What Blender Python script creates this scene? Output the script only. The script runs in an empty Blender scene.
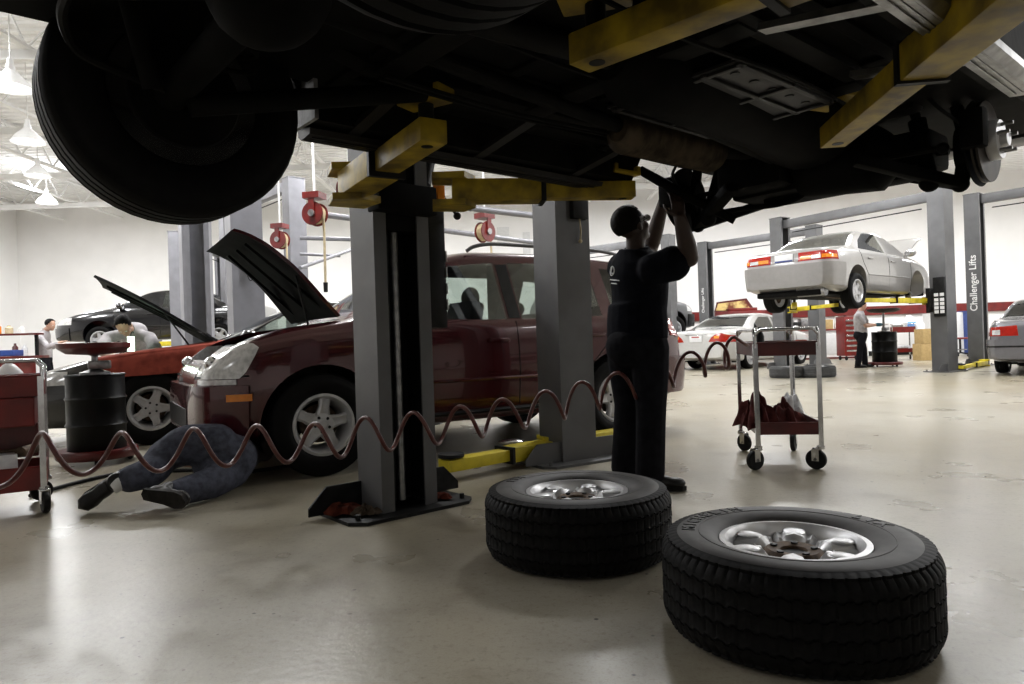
import bpy, bmesh, math, random
from mathutils import Vector, Matrix
random.seed(7)
PI = math.pi
R = math.radians
sc = bpy.context.scene
COL = sc.collection
# ---------------------------------------------------------------- camera frame
H, FPX, ROLL = 0.88, 690.0, R(1.9)
CR, SR = math.cos(ROLL), math.sin(ROLL)
def P(px, py, D):
    """place seen at pixel px,py at distance D in front of the camera"""
    a, b = (px-512)/FPX*D, (342-py)/FPX*D
    return Vector((a*CR+b*SR, D, H-a*SR+b*CR))
def G(px, py, z=0.0):
    a, b = (px-512)/FPX, (342-py)/FPX
    D = (z-H)/(-a*SR+b*CR)
    return P(px, py, D)
def V(*a): return Vector(a)
# ---------------------------------------------------------------- materials
MATS = {}
def mat(name, col, rough=.5, metal=0.0, var=.12, scale=14.0, bump=0.0, coat=0.0, emit=None, spec=None, trans=0.0, alpha=1.0, dirt=None, aniso=None):
    if name in MATS: return MATS[name]
    m = bpy.data.materials.new(name); m.use_nodes = True
    nt = m.node_tree; b = nt.nodes['Principled BSDF']
    b.inputs['Base Color'].default_value = (*col, 1)
    b.inputs['Roughness'].default_value = rough
    b.inputs['Metallic'].default_value = metal
    if spec is not None: b.inputs['Specular IOR Level'].default_value = spec
    if coat: b.inputs['Coat Weight'].default_value = coat; b.inputs['Coat Roughness'].default_value = .04
    if trans: b.inputs['Transmission Weight'].default_value = trans
    b.inputs['Alpha'].default_value = alpha
    if emit:
        b.inputs['Emission Color'].default_value = (*emit[0], 1); b.inputs['Emission Strength'].default_value = emit[1]
    if var or bump:
        tc = nt.nodes.new('ShaderNodeTexCoord'); n = nt.nodes.new('ShaderNodeTexNoise')
        n.inputs['Scale'].default_value = scale; n.inputs['Detail'].default_value = 5
        nt.links.new(tc.outputs['Object'], n.inputs['Vector'])
        if var:
            r = nt.nodes.new('ShaderNodeValToRGB')
            d = dirt or tuple(max(0, c*(1-var)) for c in col)
            r.color_ramp.elements[0].position = .35; r.color_ramp.elements[0].color = (*d, 1)
            r.color_ramp.elements[1].position = .62; r.color_ramp.elements[1].color = (*[min(1, c*(1+var*.5)) for c in col], 1)
            nt.links.new(n.outputs['Fac'], r.inputs['Fac']); nt.links.new(r.outputs['Color'], b.inputs['Base Color'])
        if bump:
            bp = nt.nodes.new('ShaderNodeBump'); bp.inputs['Strength'].default_value = bump; bp.inputs['Distance'].default_value = .01
            nt.links.new(n.outputs['Fac'], bp.inputs['Height']); nt.links.new(bp.outputs['Normal'], b.inputs['Normal'])
    MATS[name] = m
    return m
def glass_mat(name, tint, mix=.12, rough=.02):
    """thin pane: mostly see-through with a glossy reflection"""
    if name in MATS: return MATS[name]
    m = bpy.data.materials.new(name); m.use_nodes = True
    nt = m.node_tree; nt.nodes.clear()
    o = nt.nodes.new('ShaderNodeOutputMaterial'); mx = nt.nodes.new('ShaderNodeMixShader')
    t = nt.nodes.new('ShaderNodeBsdfTransparent'); g = nt.nodes.new('ShaderNodeBsdfGlossy')
    t.inputs['Color'].default_value = (*tint, 1); g.inputs['Roughness'].default_value = rough
    g.inputs['Color'].default_value = (.9, .92, .92, 1)
    lw = nt.nodes.new('ShaderNodeLayerWeight'); lw.inputs['Blend'].default_value = .25
    ad = nt.nodes.new('ShaderNodeMath'); ad.operation = 'ADD'; ad.inputs[1].default_value = mix; ad.use_clamp = True
    nt.links.new(lw.outputs['Fresnel'], ad.inputs[0]); nt.links.new(ad.outputs[0], mx.inputs['Fac'])
    nt.links.new(t.outputs[0], mx.inputs[1]); nt.links.new(g.outputs[0], mx.inputs[2]); nt.links.new(mx.outputs[0], o.inputs['Surface'])
    MATS[name] = m
    return m
M = {}
M['tyre'] = mat('tyre_rubber', (.0048, .0045, .0045), .62, var=.35, scale=25, bump=.12, spec=.11)
M['rubber'] = mat('black_rubber', (.012, .012, .012), .6, var=.3, spec=0.2)
M['alloy'] = mat('alloy', (.60, .60, .61), .34, .55, var=.15, scale=9)
M['alloy_dull'] = mat('alloy_painted', (.50, .50, .51), .35, .45, var=.1)
M['chrome'] = mat('chrome', (.62, .62, .63), .16, 1.0, var=.12, scale=20)
M['steel'] = mat('steel', (.30, .30, .30), .38, .9, var=.3, scale=18)
M['rust'] = mat('rusty_iron', (.10, .065, .04), .7, .5, var=.6, scale=22, bump=.2)
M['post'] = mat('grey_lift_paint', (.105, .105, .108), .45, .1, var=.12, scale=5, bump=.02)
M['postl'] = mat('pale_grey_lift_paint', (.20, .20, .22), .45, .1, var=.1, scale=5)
M['dark'] = mat('dark_metal', (.016, .016, .016), .55, .3, var=.5, scale=12, bump=.1, spec=0.2)
M['black'] = mat('black_plastic', (.010, .010, .010), .45, var=.3, spec=0.2)
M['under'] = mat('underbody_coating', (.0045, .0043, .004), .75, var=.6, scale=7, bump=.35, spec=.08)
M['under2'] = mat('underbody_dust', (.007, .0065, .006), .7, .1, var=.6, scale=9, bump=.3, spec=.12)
M['plate'] = mat('underbody_plate', (.016, .0145, .0145), .5, .4, var=.5, scale=6, bump=.15)
M['yellow'] = mat('yellow_lift_paint', (.36, .25, .01), .5, var=.55, scale=8, dirt=(.13, .085, .008), bump=.05)
M['yellowb'] = mat('bright_yellow_paint', (.62, .50, .02), .45, var=.25, scale=6)
M['red'] = mat('red_enamel', (.15, .007, .005), .38, var=.3, scale=6)
M['redd'] = mat('dark_red_enamel', (.085, .006, .005), .38, var=.4, scale=6)
M['redc'] = mat('red_cloth', (.30, .065, .045), .9, var=.3, scale=9, bump=.3, spec=0.08)
M['rag'] = mat('dark_red_rag', (.075, .020, .018), .95, var=.45, scale=18, bump=.4, spec=0.08)
M['ragr'] = mat('rust_rag', (.075, .017, .010), .95, var=.5, scale=25, bump=.4, spec=0.08)
M['ragg'] = mat('brown_rag', (.055, .04, .028), .95, var=.5, scale=25, bump=.4, spec=0.08)
M['white'] = mat('white_enamel', (.78, .78, .77), .45, var=.04)
M['cream'] = mat('cream_hose', (.55, .45, .28), .6, var=.2)
M['hose'] = mat('red_air_hose', (.085, .016, .011), .34, var=.25, scale=40)
M['jean'] = mat('slate_trousers', (.066, .070, .092), .9, var=.35, scale=26, bump=.4, spec=0.08)
M['navy'] = mat('navy_shirt', (.005, .0055, .009), .9, var=.3, scale=22, bump=.25, spec=0.08)
M['pants'] = mat('black_trousers', (.0085, .0085, .011), .9, var=.35, scale=22, bump=.3, spec=0.08)
M['grey_sh'] = mat('grey_shirt', (.38, .36, .37), .9, var=.15, scale=18, bump=.25, spec=0.08)
M['skin_d'] = mat('dark_skin', (.038, .019, .012), .55, var=.15, scale=20)
M['skin'] = mat('light_skin', (.45, .26, .18), .5, var=.12, scale=20)
M['hair'] = mat('black_hair', (.006, .005, .005), .6, var=.3, scale=60, bump=.5, spec=0.08)
M['shoe'] = mat('black_leather', (.012, .011, .010), .42, var=.5, scale=16, bump=.2, spec=0.3)
M['sole'] = mat('shoe_sole', (.016, .014, .012), .8, var=.4, scale=30, bump=.3, spec=0.2)
M['sock'] = mat('white_sock', (.75, .75, .74), .9, var=.06, spec=0.08)
M['board'] = mat('cardboard', (.42, .30, .14), .85, var=.12, spec=0.08)
M['blue'] = mat('blue_plastic', (.02, .05, .22), .4, var=.2)
M['bluel'] = mat('light_blue_cloth', (.18, .38, .75), .7, var=.2, spec=0.08)
M['plast'] = mat('clear_plastic_bag', (.75, .76, .78), .35, var=.15, scale=20)
M['amber'] = mat('amber_lens', (.75, .24, .015), .18, var=.12, coat=.6)
M['redl'] = mat('red_lens', (.33, .012, .006), .15, var=.15, coat=.6)
M['clearl'] = mat('clear_lens', (.62, .62, .62), .16, .15, var=.25, scale=30, coat=.8)
M['num'] = mat('plate_white', (.72, .72, .73), .5, var=.05)
M['numb'] = mat('plate_blue', (.02, .04, .20), .5, var=.1)
M['seat'] = mat('seat_cloth', (.075, .066, .05), .85, var=.2, spec=0.08)
M['seatb'] = mat('dark_seat', (.02, .02, .02), .85, var=.2, spec=0.08)
M['lining'] = mat('interior_lining', (.20, .19, .18), .85, var=.1, spec=.1)
M['glass'] = glass_mat('car_glass', (.80, .84, .82), .06)
M['glassr'] = glass_mat('bright_car_glass', (.78, .80, .80), .30)
M['linl'] = mat('pale_interior_lining', (.42, .41, .39), .85, var=.08, spec=.1)
M['glassd'] = glass_mat('tinted_glass', (.32, .36, .36), .14)
M['grease'] = mat('oily_grime', (.025, .02, .016), .5, var=.6, scale=20, spec=0.2)
# ---------------------------------------------------------------- object plumbing
def prop(o, label=None, cat=None, group=None, kind=None):
    if label: o['label'] = label
    if cat: o['category'] = cat
    if group: o['group'] = group
    if kind: o['kind'] = kind
    return o
def thing(name, label, cat, loc=(0, 0, 0), rotz=0.0, group=None):
    o = bpy.data.objects.new(name, None); COL.objects.link(o)
    o.empty_display_size = .1
    o.location = loc; o.rotation_euler = (0, 0, rotz)
    prop(o, label, cat, group)
    return o
def wm(o):
    m = Matrix.LocRotScale(o.location, o.rotation_euler, o.scale)
    return wm(o.parent) @ m if o.parent else m
def fin(bm, name, material, parent=None, world=False, smooth=True, angle=38, mods=None):
    if world and parent is not None: bm.transform(wm(parent).inverted())
    bmesh.ops.recalc_face_normals(bm, faces=bm.faces)
    me = bpy.data.meshes.new(name)
    bm.to_mesh(me); bm.free()
    return link(me, name, material, parent, smooth, angle)
def link(me, name, material, parent=None, smooth=True, angle=38):
    ms = material if isinstance(material, (list, tuple)) else [material]
    me.materials.clear()
    for m in ms: me.materials.append(m)
    if smooth:
        for p in me.polygons: p.use_smooth = True
        try: me.set_sharp_from_angle(angle=R(angle))
        except Exception: pass
    else:
        for p in me.polygons: p.use_smooth = False
    o = bpy.data.objects.new(name, me); COL.objects.link(o)
    if parent is not None: o.parent = parent
    return o
def dup(o, loc=None, rotz=None, label=None, parent=None):
    c = o.copy(); COL.objects.link(c)
    if parent is not None: c.parent = parent
    if loc is not None: c.location = loc
    if rotz is not None: c.rotation_euler = (0, 0, rotz)
    if label: c['label'] = label
    for ch in [x for x in bpy.data.objects if x.parent == o]: dup(ch, parent=c)
    return c
def evalmesh(o):
    dg = bpy.context.evaluated_depsgraph_get(); dg.update()
    return bpy.data.meshes.new_from_object(o.evaluated_get(dg), depsgraph=dg)
def boolean(me, cut, op='DIFFERENCE', solver='EXACT'):
    a = bpy.data.objects.new('tmp_a', me); b = bpy.data.objects.new('tmp_b', cut)
    COL.objects.link(a); COL.objects.link(b)
    md = a.modifiers.new('b', 'BOOLEAN'); md.operation = op; md.object = b; md.solver = solver
    r = evalmesh(a)
    if not len(r.polygons): md.use_self = True; r = evalmesh(a)
    if not len(r.polygons): md.solver = 'FAST'; r = evalmesh(a)
    bpy.data.objects.remove(a); bpy.data.objects.remove(b)
    return r
def tomesh(bm):
    bmesh.ops.recalc_face_normals(bm, faces=bm.faces)
    me = bpy.data.meshes.new('tmp'); bm.to_mesh(me); bm.free(); return me
# ---------------------------------------------------------------- mesh builder
class MB:
    def __init__(s): s.bm = bmesh.new()
    def box(s, c, size, rz=0.0, bev=0.0, mtx=None):
        m = Matrix.Translation(Vector(c)) @ (mtx if mtx is not None else Matrix.Rotation(rz, 4, 'Z')) @ Matrix.Diagonal((*size, 1))
        r = bmesh.ops.create_cube(s.bm, size=1, matrix=m)
        if bev:
            es = list({e for v in r['verts'] for e in v.link_edges})
            bmesh.ops.bevel(s.bm, geom=es, offset=bev, segments=2, affect='EDGES', profile=.6)
        return s
    def bar(s, a, b, w, h, up=(0, 0, 1), bev=0.0):
        """box beam from a to b, w sideways, h along up"""
        a, b = Vector(a), Vector(b); d = b-a; L = d.length; d.normalize()
        u = Vector(up); sd = d.cross(u)
        if sd.length < 1e-4: sd = d.cross(Vector((1, 0, 0)))
        sd.normalize(); u = sd.cross(d)
        m = Matrix((d, sd, u)).transposed().to_4x4()
        return s.box((a+b)/2, (L, w, h), bev=bev, mtx=m)
    def cyl(s, a, b, r0, r1=None, seg=20, cap=True):
        r1 = r0 if r1 is None else r1
        a, b = Vector(a), Vector(b); d = b-a; L = d.length
        q = Vector((0, 0, 1)).rotation_difference(d.normalized()).to_matrix().to_4x4()
        bmesh.ops.create_cone(s.bm, cap_ends=cap, segments=seg, radius1=r0, radius2=r1, depth=L, matrix=Matrix.Translation((a+b)/2) @ q)
        return s
    def ball(s, c, r, seg=16, rings=10, mtx=None):
        sz = r if isinstance(r, (tuple, list)) else (r, r, r)
        m = Matrix.Translation(Vector(c)) @ (mtx if mtx is not None else Matrix.Identity(4)) @ Matrix.Diagonal((*sz, 1))
        bmesh.ops.create_uvsphere(s.bm, u_segments=seg, v_segments=rings, radius=1, matrix=m)
        return s
    def tube(s, pts, r, seg=8, closed=False, cap=True):
        pts = [Vector(p) for p in pts]; n = len(pts)
        rr = r if isinstance(r, (list, tuple)) else [r]*n
        rings = []; prev = None
        for i in range(n):
            if closed: t = pts[(i+1) % n]-pts[i-1]
            else: t = pts[min(i+1, n-1)]-pts[max(i-1, 0)]
            t.normalize()
            if prev is None:
                u = t.orthogonal().normalized()
            else:
                u = prev-t*prev.dot(t)
                u = u.normalized() if u.length > 1e-6 else t.orthogonal().normalized()
            prev = u; w = t.cross(u)
            rings.append([s.bm.verts.new(pts[i]+(u*math.cos(2*PI*k/seg)+w*math.sin(2*PI*k/seg))*rr[i]) for k in range(seg)])
        for i in range(n if closed else n-1):
            A, B = rings[i], rings[(i+1) % n]
            for k in range(seg): s.bm.faces.new((A[k], A[(k+1) % seg], B[(k+1) % seg], B[k]))
        if cap and not closed:
            s.bm.faces.new(rings[0][::-1]); s.bm.faces.new(rings[-1])
        return s
    def rings(s, rings, cap=True):
        """loft: each ring is (centre, uvec, vvec, a, b) -> superellipse ring"""
        seg = 20; rs = []
        for c, u, v, a, b in rings:
            c, u, v = Vector(c), Vector(u), Vector(v)
            rs.append([s.bm.verts.new(c+u*a*math.cos(2*PI*k/seg)+v*b*math.sin(2*PI*k/seg)) for k in range(seg)])
        for A, B in zip(rs, rs[1:]):
            for k in range(seg): s.bm.faces.new((A[k], A[(k+1) % seg], B[(k+1) % seg], B[k]))
        if cap: s.bm.faces.new(rs[0][::-1]); s.bm.faces.new(rs[-1])
        return s
    def lathe(s, prof, c=(0, 0, 0), axis=(0, 0, 1), seg=32, closed=False):
        """prof: list of (radius, height along axis)"""
        q = Vector((0, 0, 1)).rotation_difference(Vector(axis).normalized()).to_matrix()
        c = Vector(c); rs = []
        for r, h in prof:
            if r < 1e-5: rs.append([s.bm.verts.new(c+q @ Vector((0, 0, h)))])
            else: rs.append([s.bm.verts.new(c+q @ Vector((r*math.cos(2*PI*k/seg), r*math.sin(2*PI*k/seg), h))) for k in range(seg)])
        pairs = list(zip(rs, rs[1:]))+([(rs[-1], rs[0])] if closed else [])
        for A, B in pairs:
            if len(A) == 1 and len(B) == 1: continue
            for k in range(seg):
                k2 = (k+1) % seg
                if len(A) == 1: s.bm.faces.new((A[0], B[k2], B[k]))
                elif len(B) == 1: s.bm.faces.new((A[k], A[k2], B[0]))
                else: s.bm.faces.new((A[k], A[k2], B[k2], B[k]))
        return s
    def prism(s, poly, d0, d1, fr=None):
        """poly [(a,b)] extruded; fr(a,b,d)->xyz"""
        fr = fr or (lambda a, b, d: (a, d, b))
        A = [s.bm.verts.new(fr(a, b, d0)) for a, b in poly]; B = [s.bm.verts.new(fr(a, b, d1)) for a, b in poly]
        n = len(poly)
        s.bm.faces.new(A); s.bm.faces.new(B[::-1])
        for k in range(n): s.bm.faces.new((A[k], B[k], B[(k+1) % n], A[(k+1) % n]))
        return s
    def grid(s, fn, nu, nv):
        vs = [[s.bm.verts.new(fn(i/(nu-1), j/(nv-1))) for j in range(nv)] for i in range(nu)]
        for i in range(nu-1):
            for j in range(nv-1): s.bm.faces.new((vs[i][j], vs[i+1][j], vs[i+1][j+1], vs[i][j+1]))
        return s
    def xform(s, m): s.bm.transform(m); return s
    def rm(s): return tomesh(s.bm)
    def build(s, name, material, parent=None, world=False, smooth=True, angle=38):
        return fin(s.bm, name, material, parent, world, smooth, angle)
def thick(bm_or_mb, t, offset=-1):
    me = bm_or_mb.rm() if isinstance(bm_or_mb, MB) else bm_or_mb
    o = bpy.data.objects.new('tmp', me); COL.objects.link(o)
    md = o.modifiers.new('s', 'SOLIDIFY'); md.thickness = t; md.offset = offset
    r = evalmesh(o); bpy.data.objects.remove(o); return r
def remesh(mb, voxel, smooth=4, factor=.5):
    me = mb.rm(); o = bpy.data.objects.new('tmp', me); COL.objects.link(o)
    md = o.modifiers.new('r', 'REMESH'); md.mode = 'VOXEL'; md.voxel_size = voxel
    if smooth:
        ms = o.modifiers.new('s', 'SMOOTH'); ms.iterations = smooth; ms.factor = factor
    r = evalmesh(o); bpy.data.objects.remove(o); return r
def tomb(me):
    mb = MB(); mb.bm.from_mesh(me); return mb
def pchip(xs, ys):
    n = len(xs); h = [xs[i+1]-xs[i] for i in range(n-1)]; d = [(ys[i+1]-ys[i])/h[i] for i in range(n-1)]
    m = [d[0]]+[0 if d[i-1]*d[i] <= 0 else 2/(1/d[i-1]+1/d[i]) for i in range(1, n-1)]+[d[-1]]
    def f(x):
        if x <= xs[0]: return ys[0]
        if x >= xs[-1]: return ys[-1]
        i = max(k for k in range(n-1) if xs[k] <= x); t = (x-xs[i])/h[i]
        return (2*t**3-3*t*t+1)*ys[i]+(t**3-2*t*t+t)*h[i]*m[i]+(-2*t**3+3*t*t)*ys[i+1]+(t**3-t*t)*h[i]*m[i+1]
    return f
def spline(pts, n):
    """smooth 3-D curve through pts"""
    pts = [Vector(p) for p in pts]; k = [i for i in range(len(pts))]
    fs = [pchip(k, [p[a] for p in pts]) for a in range(3)]
    L = len(pts)-1
    return [Vector((fs[0](L*i/(n-1)), fs[1](L*i/(n-1)), fs[2](L*i/(n-1)))) for i in range(n)]
def text_mesh(s, size, depth=.002, spacing=1.0):
    cu = bpy.data.curves.new('tmp_t', 'FONT'); cu.body = s; cu.size = size; cu.extrude = depth
    cu.offset = size*.012; cu.align_x = 'CENTER'; cu.align_y = 'CENTER'; cu.space_character = spacing
    o = bpy.data.objects.new('tmp_t', cu); COL.objects.link(o)
    me = evalmesh(o); bpy.data.objects.remove(o); return me
EXPOSURE = 0.0
LK = .74
UPK = .11
HSGN = -1
LIGHTS = [(x, y, 330) for x in (-13, -8, -3, 2, 7, 12, 17) for y in (9, 14, 19)]+[(-9, 3.5, 120), (9, 2.5, 120), (-6, -2, 60), (6, -3, 60)]
# ---------------------------------------------------------------- wheels (axis y, outer face +y, centre at origin)
def tyre_mesh(Ro, w, rim, hero=False, worn=0.0):
    seg = 360 if hero else 48
    pr = []                                    # (axial, radius, flag) flag: 1 shoulder lug, 2 groove edge
    h = w/2
    pr += [(-.36*w, rim-.006, 0), (-.43*w, rim+.004, 0), (-.475*w, rim+.022, 0), (-.505*w, rim+.30*(Ro-rim), 0), (-.51*w, rim+.52*(Ro-rim), 0),
           (-.50*w, rim+.70*(Ro-rim), 0), (-.492*w, rim+.72*(Ro-rim), 0), (-.485*w, rim+.80*(Ro-rim), 1), (-.465*w, rim+.90*(Ro-rim), 1), (-.432*w, Ro-.019, 1), (-.385*w, Ro-.0075, 1), (-.33*w, Ro-.002, 0)]
    gr = (-.27, -.09, .09, .27)
    for g in gr:
        gw, gd = (.019*w*(.72 if hero else 1.6)), (.006 if hero else .010)
        if hero: pr += [(g*w-gw*2.4, Ro-.001, 3)]
        pr += [(g*w-gw, Ro, 2), (g*w-gw*.7, Ro-gd, 2), (g*w+gw*.7, Ro-gd, 2), (g*w+gw, Ro, 2)]
        if hero: pr += [(g*w+gw*2.4, Ro-.001, 3)]
    left = [(-a, r, f) for a, r, f in pr[:12]][::-1]
    pr = pr+left
    mb = MB(); rs = []
    for k in range(seg):
        th = 2*PI*k/seg; ring = []
        lug = hero and (k % 5) == 0
        sipe = hero and (k % 5) == 3
        z = .0032*(1 if (k//3) % 2 else -1)*(w/.28)
        for a, r, f in pr:
            rr, aa = r, a
            if hero:
                if f == 1 and lug: rr = r-.006
                if f == 2: aa = a+z
                if f == 3: aa = a+z*.6; rr = r-(.0035 if lug else 0)-(.0015 if sipe else 0)
            ring.append(mb.bm.verts.new((rr*math.cos(th), aa, rr*math.sin(th))))
        rs.append(ring)
    n = len(pr)
    for k in range(seg):
        A, B = rs[k], rs[(k+1) % seg]
        for i in range(n-1): mb.bm.faces.new((A[i], A[i+1], B[i+1], B[i]))
    return mb.rm()
def rim_mesh(rr, w, spokes=5, style='star', hubr=.075):
    mb = MB(); o = w*.40
    # lip and barrel
    mb.lathe([(rr+.012, o), (rr+.012, o+.008), (rr-.006, o+.010), (rr-.018, o-.006), (rr-.024, o-.03), (rr-.045, -o*.2), (rr-.05, -o), (rr+.008, -o-.004), (rr+.008, -o+.004), (rr-.03, -o+.01), (rr-.03, -o*.2), (rr-.010, o-.012)],
             axis=(0, 1, 0), seg=56, closed=True)
    yo = o-.028
    for s in range(spokes):
        a = 2*PI*s/spokes+PI/2
        rot = Matrix.Rotation(-a, 4, 'Y')
        sp = MB()
        if style == 'star':
            w0, w1 = .043, .034
            secs = [(.045, w0*1.25, yo-.004), (.09, w0, yo-.002), (rr*.62, w1*1.05, yo+.004), (rr*.86, w1*1.2, yo+.002), (rr-.008, w1*1.9, yo-.012)]
        else:
            w0, w1 = .050, .068
            secs = [(.06, w0*.72, yo-.03), (.085, w0*.95, yo-.012), (rr*.52, w0*1.12, yo+.014), (rr*.8, w1*.96, yo+.014), (rr-.014, w1*1.0, yo+.004)]
        rows = []
        for r, hw, y in secs:
            if style == 'star': cs = [(-hw, y-.045), (-hw, y-.012), (-hw*.62, y), (-hw*.2, y-.004), (hw*.2, y-.004), (hw*.62, y), (hw, y-.012), (hw, y-.045)]
            else: cs = [(-hw, y-.05), (-hw, y-.016), (-hw*.84, y-.002), (-hw*.62, y-.008), (-hw*.45, y+.004), (0, y+.012), (hw*.45, y+.004), (hw*.62, y-.008), (hw*.84, y-.002), (hw, y-.016), (hw, y-.05)]
            rows.append([sp.bm.verts.new((r, yy, t)) for t, yy in cs])
        for A, B in zip(rows, rows[1:]):
            for i in range(len(A)-1): sp.bm.faces.new((A[i], A[i+1], B[i+1], B[i]))
            sp.bm.faces.new((A[-1], A[0], B[0], B[-1]))
        sp.bm.faces.new(rows[0]); sp.bm.faces.new(rows[-1][::-1])
        sp.xform(rot)
        t = sp.rm(); mb.bm.from_mesh(t)
    if style == 'star':
        mb.lathe([(0, yo+.006), (.03, yo+.005), (.036, yo-.001), (hubr, yo-.003), (hubr+.012, yo-.015), (hubr+.012, yo-.05), (0, yo-.05)], axis=(0, 1, 0), seg=30)
    else:
        mb.lathe([(.058, yo-.01), (.062, yo-.004), (hubr+.012, yo-.006), (hubr+.03, yo-.02), (hubr+.03, yo-.06), (.058, yo-.06)], axis=(0, 1, 0), seg=30, closed=True)
    return mb.rm()
def nuts_mesh(rr, w, r=.052, n=5):
    out = []; yo = w*.40-.028
    for k in range(n):
        a = 2*PI*(k+.5)/n+PI/2
        c = Vector((r*math.cos(a), yo-.006, r*math.sin(a)))
        out.append(MB().cyl(c, c+Vector((0, .010, 0)), .013, .010, 6).rm())
    return out
def backing_mesh(rr, w):
    return MB().lathe([(0, -.05), (rr*.66, -.05), (rr*.66, -.036), (0, -.036)], axis=(0, 1, 0), seg=30).rm()
WK = {}
def wheel_kind(k, Ro, w, rr, spokes=5, style='star', hero=False):
    WK[k] = (tyre_mesh(Ro, w, rr+.012, hero), rim_mesh(rr, w, spokes, style), nuts_mesh(rr, w), backing_mesh(rr, w))
wheel_kind('suv', .355, .22, .203)
wheel_kind('sedan', .318, .205, .195)
wheel_kind('sedan6', .318, .205, .195, 6)
def add_wheel(kind, parent, loc, flip=False, spin=0.0, rimmat='alloy_dull', nuts=False):
    t, r, n, bk = WK[kind]
    w = link(r.copy() if False else r, 'wheel', M[rimmat], parent); w.location = loc
    w.rotation_euler = Matrix.Rotation(spin, 3, 'Y').to_euler()
    if flip: w.rotation_euler = (Matrix.Rotation(PI, 3, 'Z') @ Matrix.Rotation(spin, 3, 'Y')).to_euler()
    link(t, 'tire', M['tyre'], w)
    if nuts:
        for k in n: link(k, 'lug_nut', M['dark'], w)
    link(bk, 'brake_disc', M['rust'], w)
    return w
# ---------------------------------------------------------------- car bodies (x forward, y left, z up, origin on the floor mid-wheelbase)
class Car:
    def __init__(s, S, lod=1):
        s.S = S
        s.top, s.belt, s.bot, s.hw = [pchip([p[0] for p in S[k]], [p[1] for p in S[k]]) for k in ('top', 'belt', 'bot', 'hw')]
        x0, x1 = S['top'][0][0], S['top'][-1][0]; s.x0, s.x1 = x0, x1
        n = 64
        xs = [x0+(x1-x0)*i/n for i in range(n+1)]
        for e in (.004, .012, .025, .045, .07, .1, .15): xs += [x0+e, x1-e]
        xs += [p[0] for p in S['top'][1:-1]]
        xs.sort(); s.xs = [xs[0]]
        for x in xs[1:]:
            if x-s.xs[-1] > .003: s.xs.append(x)
        s.tumble = S.get('tumble', .42)
    def section(s, x):
        zt, z0, w = s.top(x), s.bot(x), s.hw(x)
        zb = min(s.belt(x), zt-.02); gh = zt-zb
        cr = min(.03*min(1, w/.8), .3*gh); zt2 = zt-cr
        wr = w*.935-s.tumble*max(0, gh-.06)
        wr = max(wr, w*.5)
        k = min(.05, .45*gh)
        H0 = zb-z0
        p = [(0, z0), (.5*w, z0), (.84*w, z0+.004*min(1, H0/.5)), (.93*w, z0+.03*min(1, H0/.5)), (.965*w, z0+.07*min(1, H0/.5)), (.985*w, z0+.30*H0), (w, z0+.48*H0), (w, z0+.60*H0), (.992*w, z0+.76*H0), (.975*w, z0+.92*H0), (.95*w, zb)]
        a, b = (.935*w, zb+.012 if gh > .06 else zb+.2*gh), (wr, zt-k-cr)
        if b[1] <= a[1]: b = (wr, a[1]+.15*gh)
        for t in (0, .25, .5, .75, 1): p.append((a[0]+(b[0]-a[0])*t, a[1]+(b[1]-a[1])*t))
        top = b[1]
        p += [(wr-.3*k-.004, top+(zt2-top)*.6), (wr-1.0*k-.01, top+(zt2-top)*.92), (wr*.82-.02, zt2+cr*.35), (wr*.5, zt2+cr*.8), (0, zt)]
        return p
    def solid(s, inflate=0.0):
        bm = bmesh.new(); rows = []
        xm, hl_ = (s.x0+s.x1)/2, (s.x1-s.x0)/2; kx = (hl_+inflate)/hl_
        for x in s.xs:
            sec = s.section(x); n = len(sec)
            if inflate:
                w = max(p[0] for p in sec); za, zb_ = sec[0][1], sec[-1][1]; zm, hz = (za+zb_)/2, (zb_-za)/2
                sec = [(y*(w+inflate)/w, zm+(z-zm)*(hz+inflate)/hz) for y, z in sec]; x = xm+(x-xm)*kx
            L = [bm.verts.new((x, y, z)) for y, z in sec]
            Rr = [bm.verts.new((x, -y, z)) for y, z in sec[1:-1]]
            rows.append(L+Rr[::-1])
        m = len(rows[0])
        for A, B in zip(rows, rows[1:]):
            for i in range(m): bm.faces.new((A[i], A[(i+1) % m], B[(i+1) % m], B[i]))
        bm.faces.new(rows[0]); bm.faces.new(rows[-1][::-1])
        bmesh.ops.recalc_face_normals(bm, faces=bm.faces)
        me = bpy.data.meshes.new('solid'); bm.to_mesh(me); bm.free()
        return me
    def shell(s, t):
        me = s.solid(); me.materials.append(M['black']); me.materials.append(M['black'])
        o = bpy.data.objects.new('tmp', me); COL.objects.link(o)
        md = o.modifiers.new('s', 'SOLIDIFY'); md.thickness = t; md.offset = -1; md.material_offset = 1
        r = evalmesh(o); bpy.data.objects.remove(o)
        return r
    def side_y(s, x, z):
        p = s.section(x)
        for (y0, z0), (y1, z1) in zip(p[3:], p[4:]):
            if z0 <= z <= z1 and z1 > z0: return y0+(y1-y0)*(z-z0)/(z1-z0)
        return p[6][0]
    def wr(s, x):
        p = s.section(x); return p[15][0]
    def patch(s, cutter, name, material, parent, inflate=.006):
        """slice of the body skin inside the cutter, lifted off the surface"""
        sh = s.solid(inflate)
        me = boolean(sh, cutter.rm(), 'INTERSECT')
        return link(me, name, material, parent)
    def line(s, pts, r=.004, off=.0005):
        """tube along the side following (x,z) points"""
        out = []
        for (xa, za), (xb, zb) in zip(pts, pts[1:]):
            for i in range(8): t = i/8; x, z = xa+(xb-xa)*t, za+(zb-za)*t; out.append((x, s.side_y(x, z)+off, z))
        x, z = pts[-1]; out.append((x, s.side_y(x, z)+off, z)); return out
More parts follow.
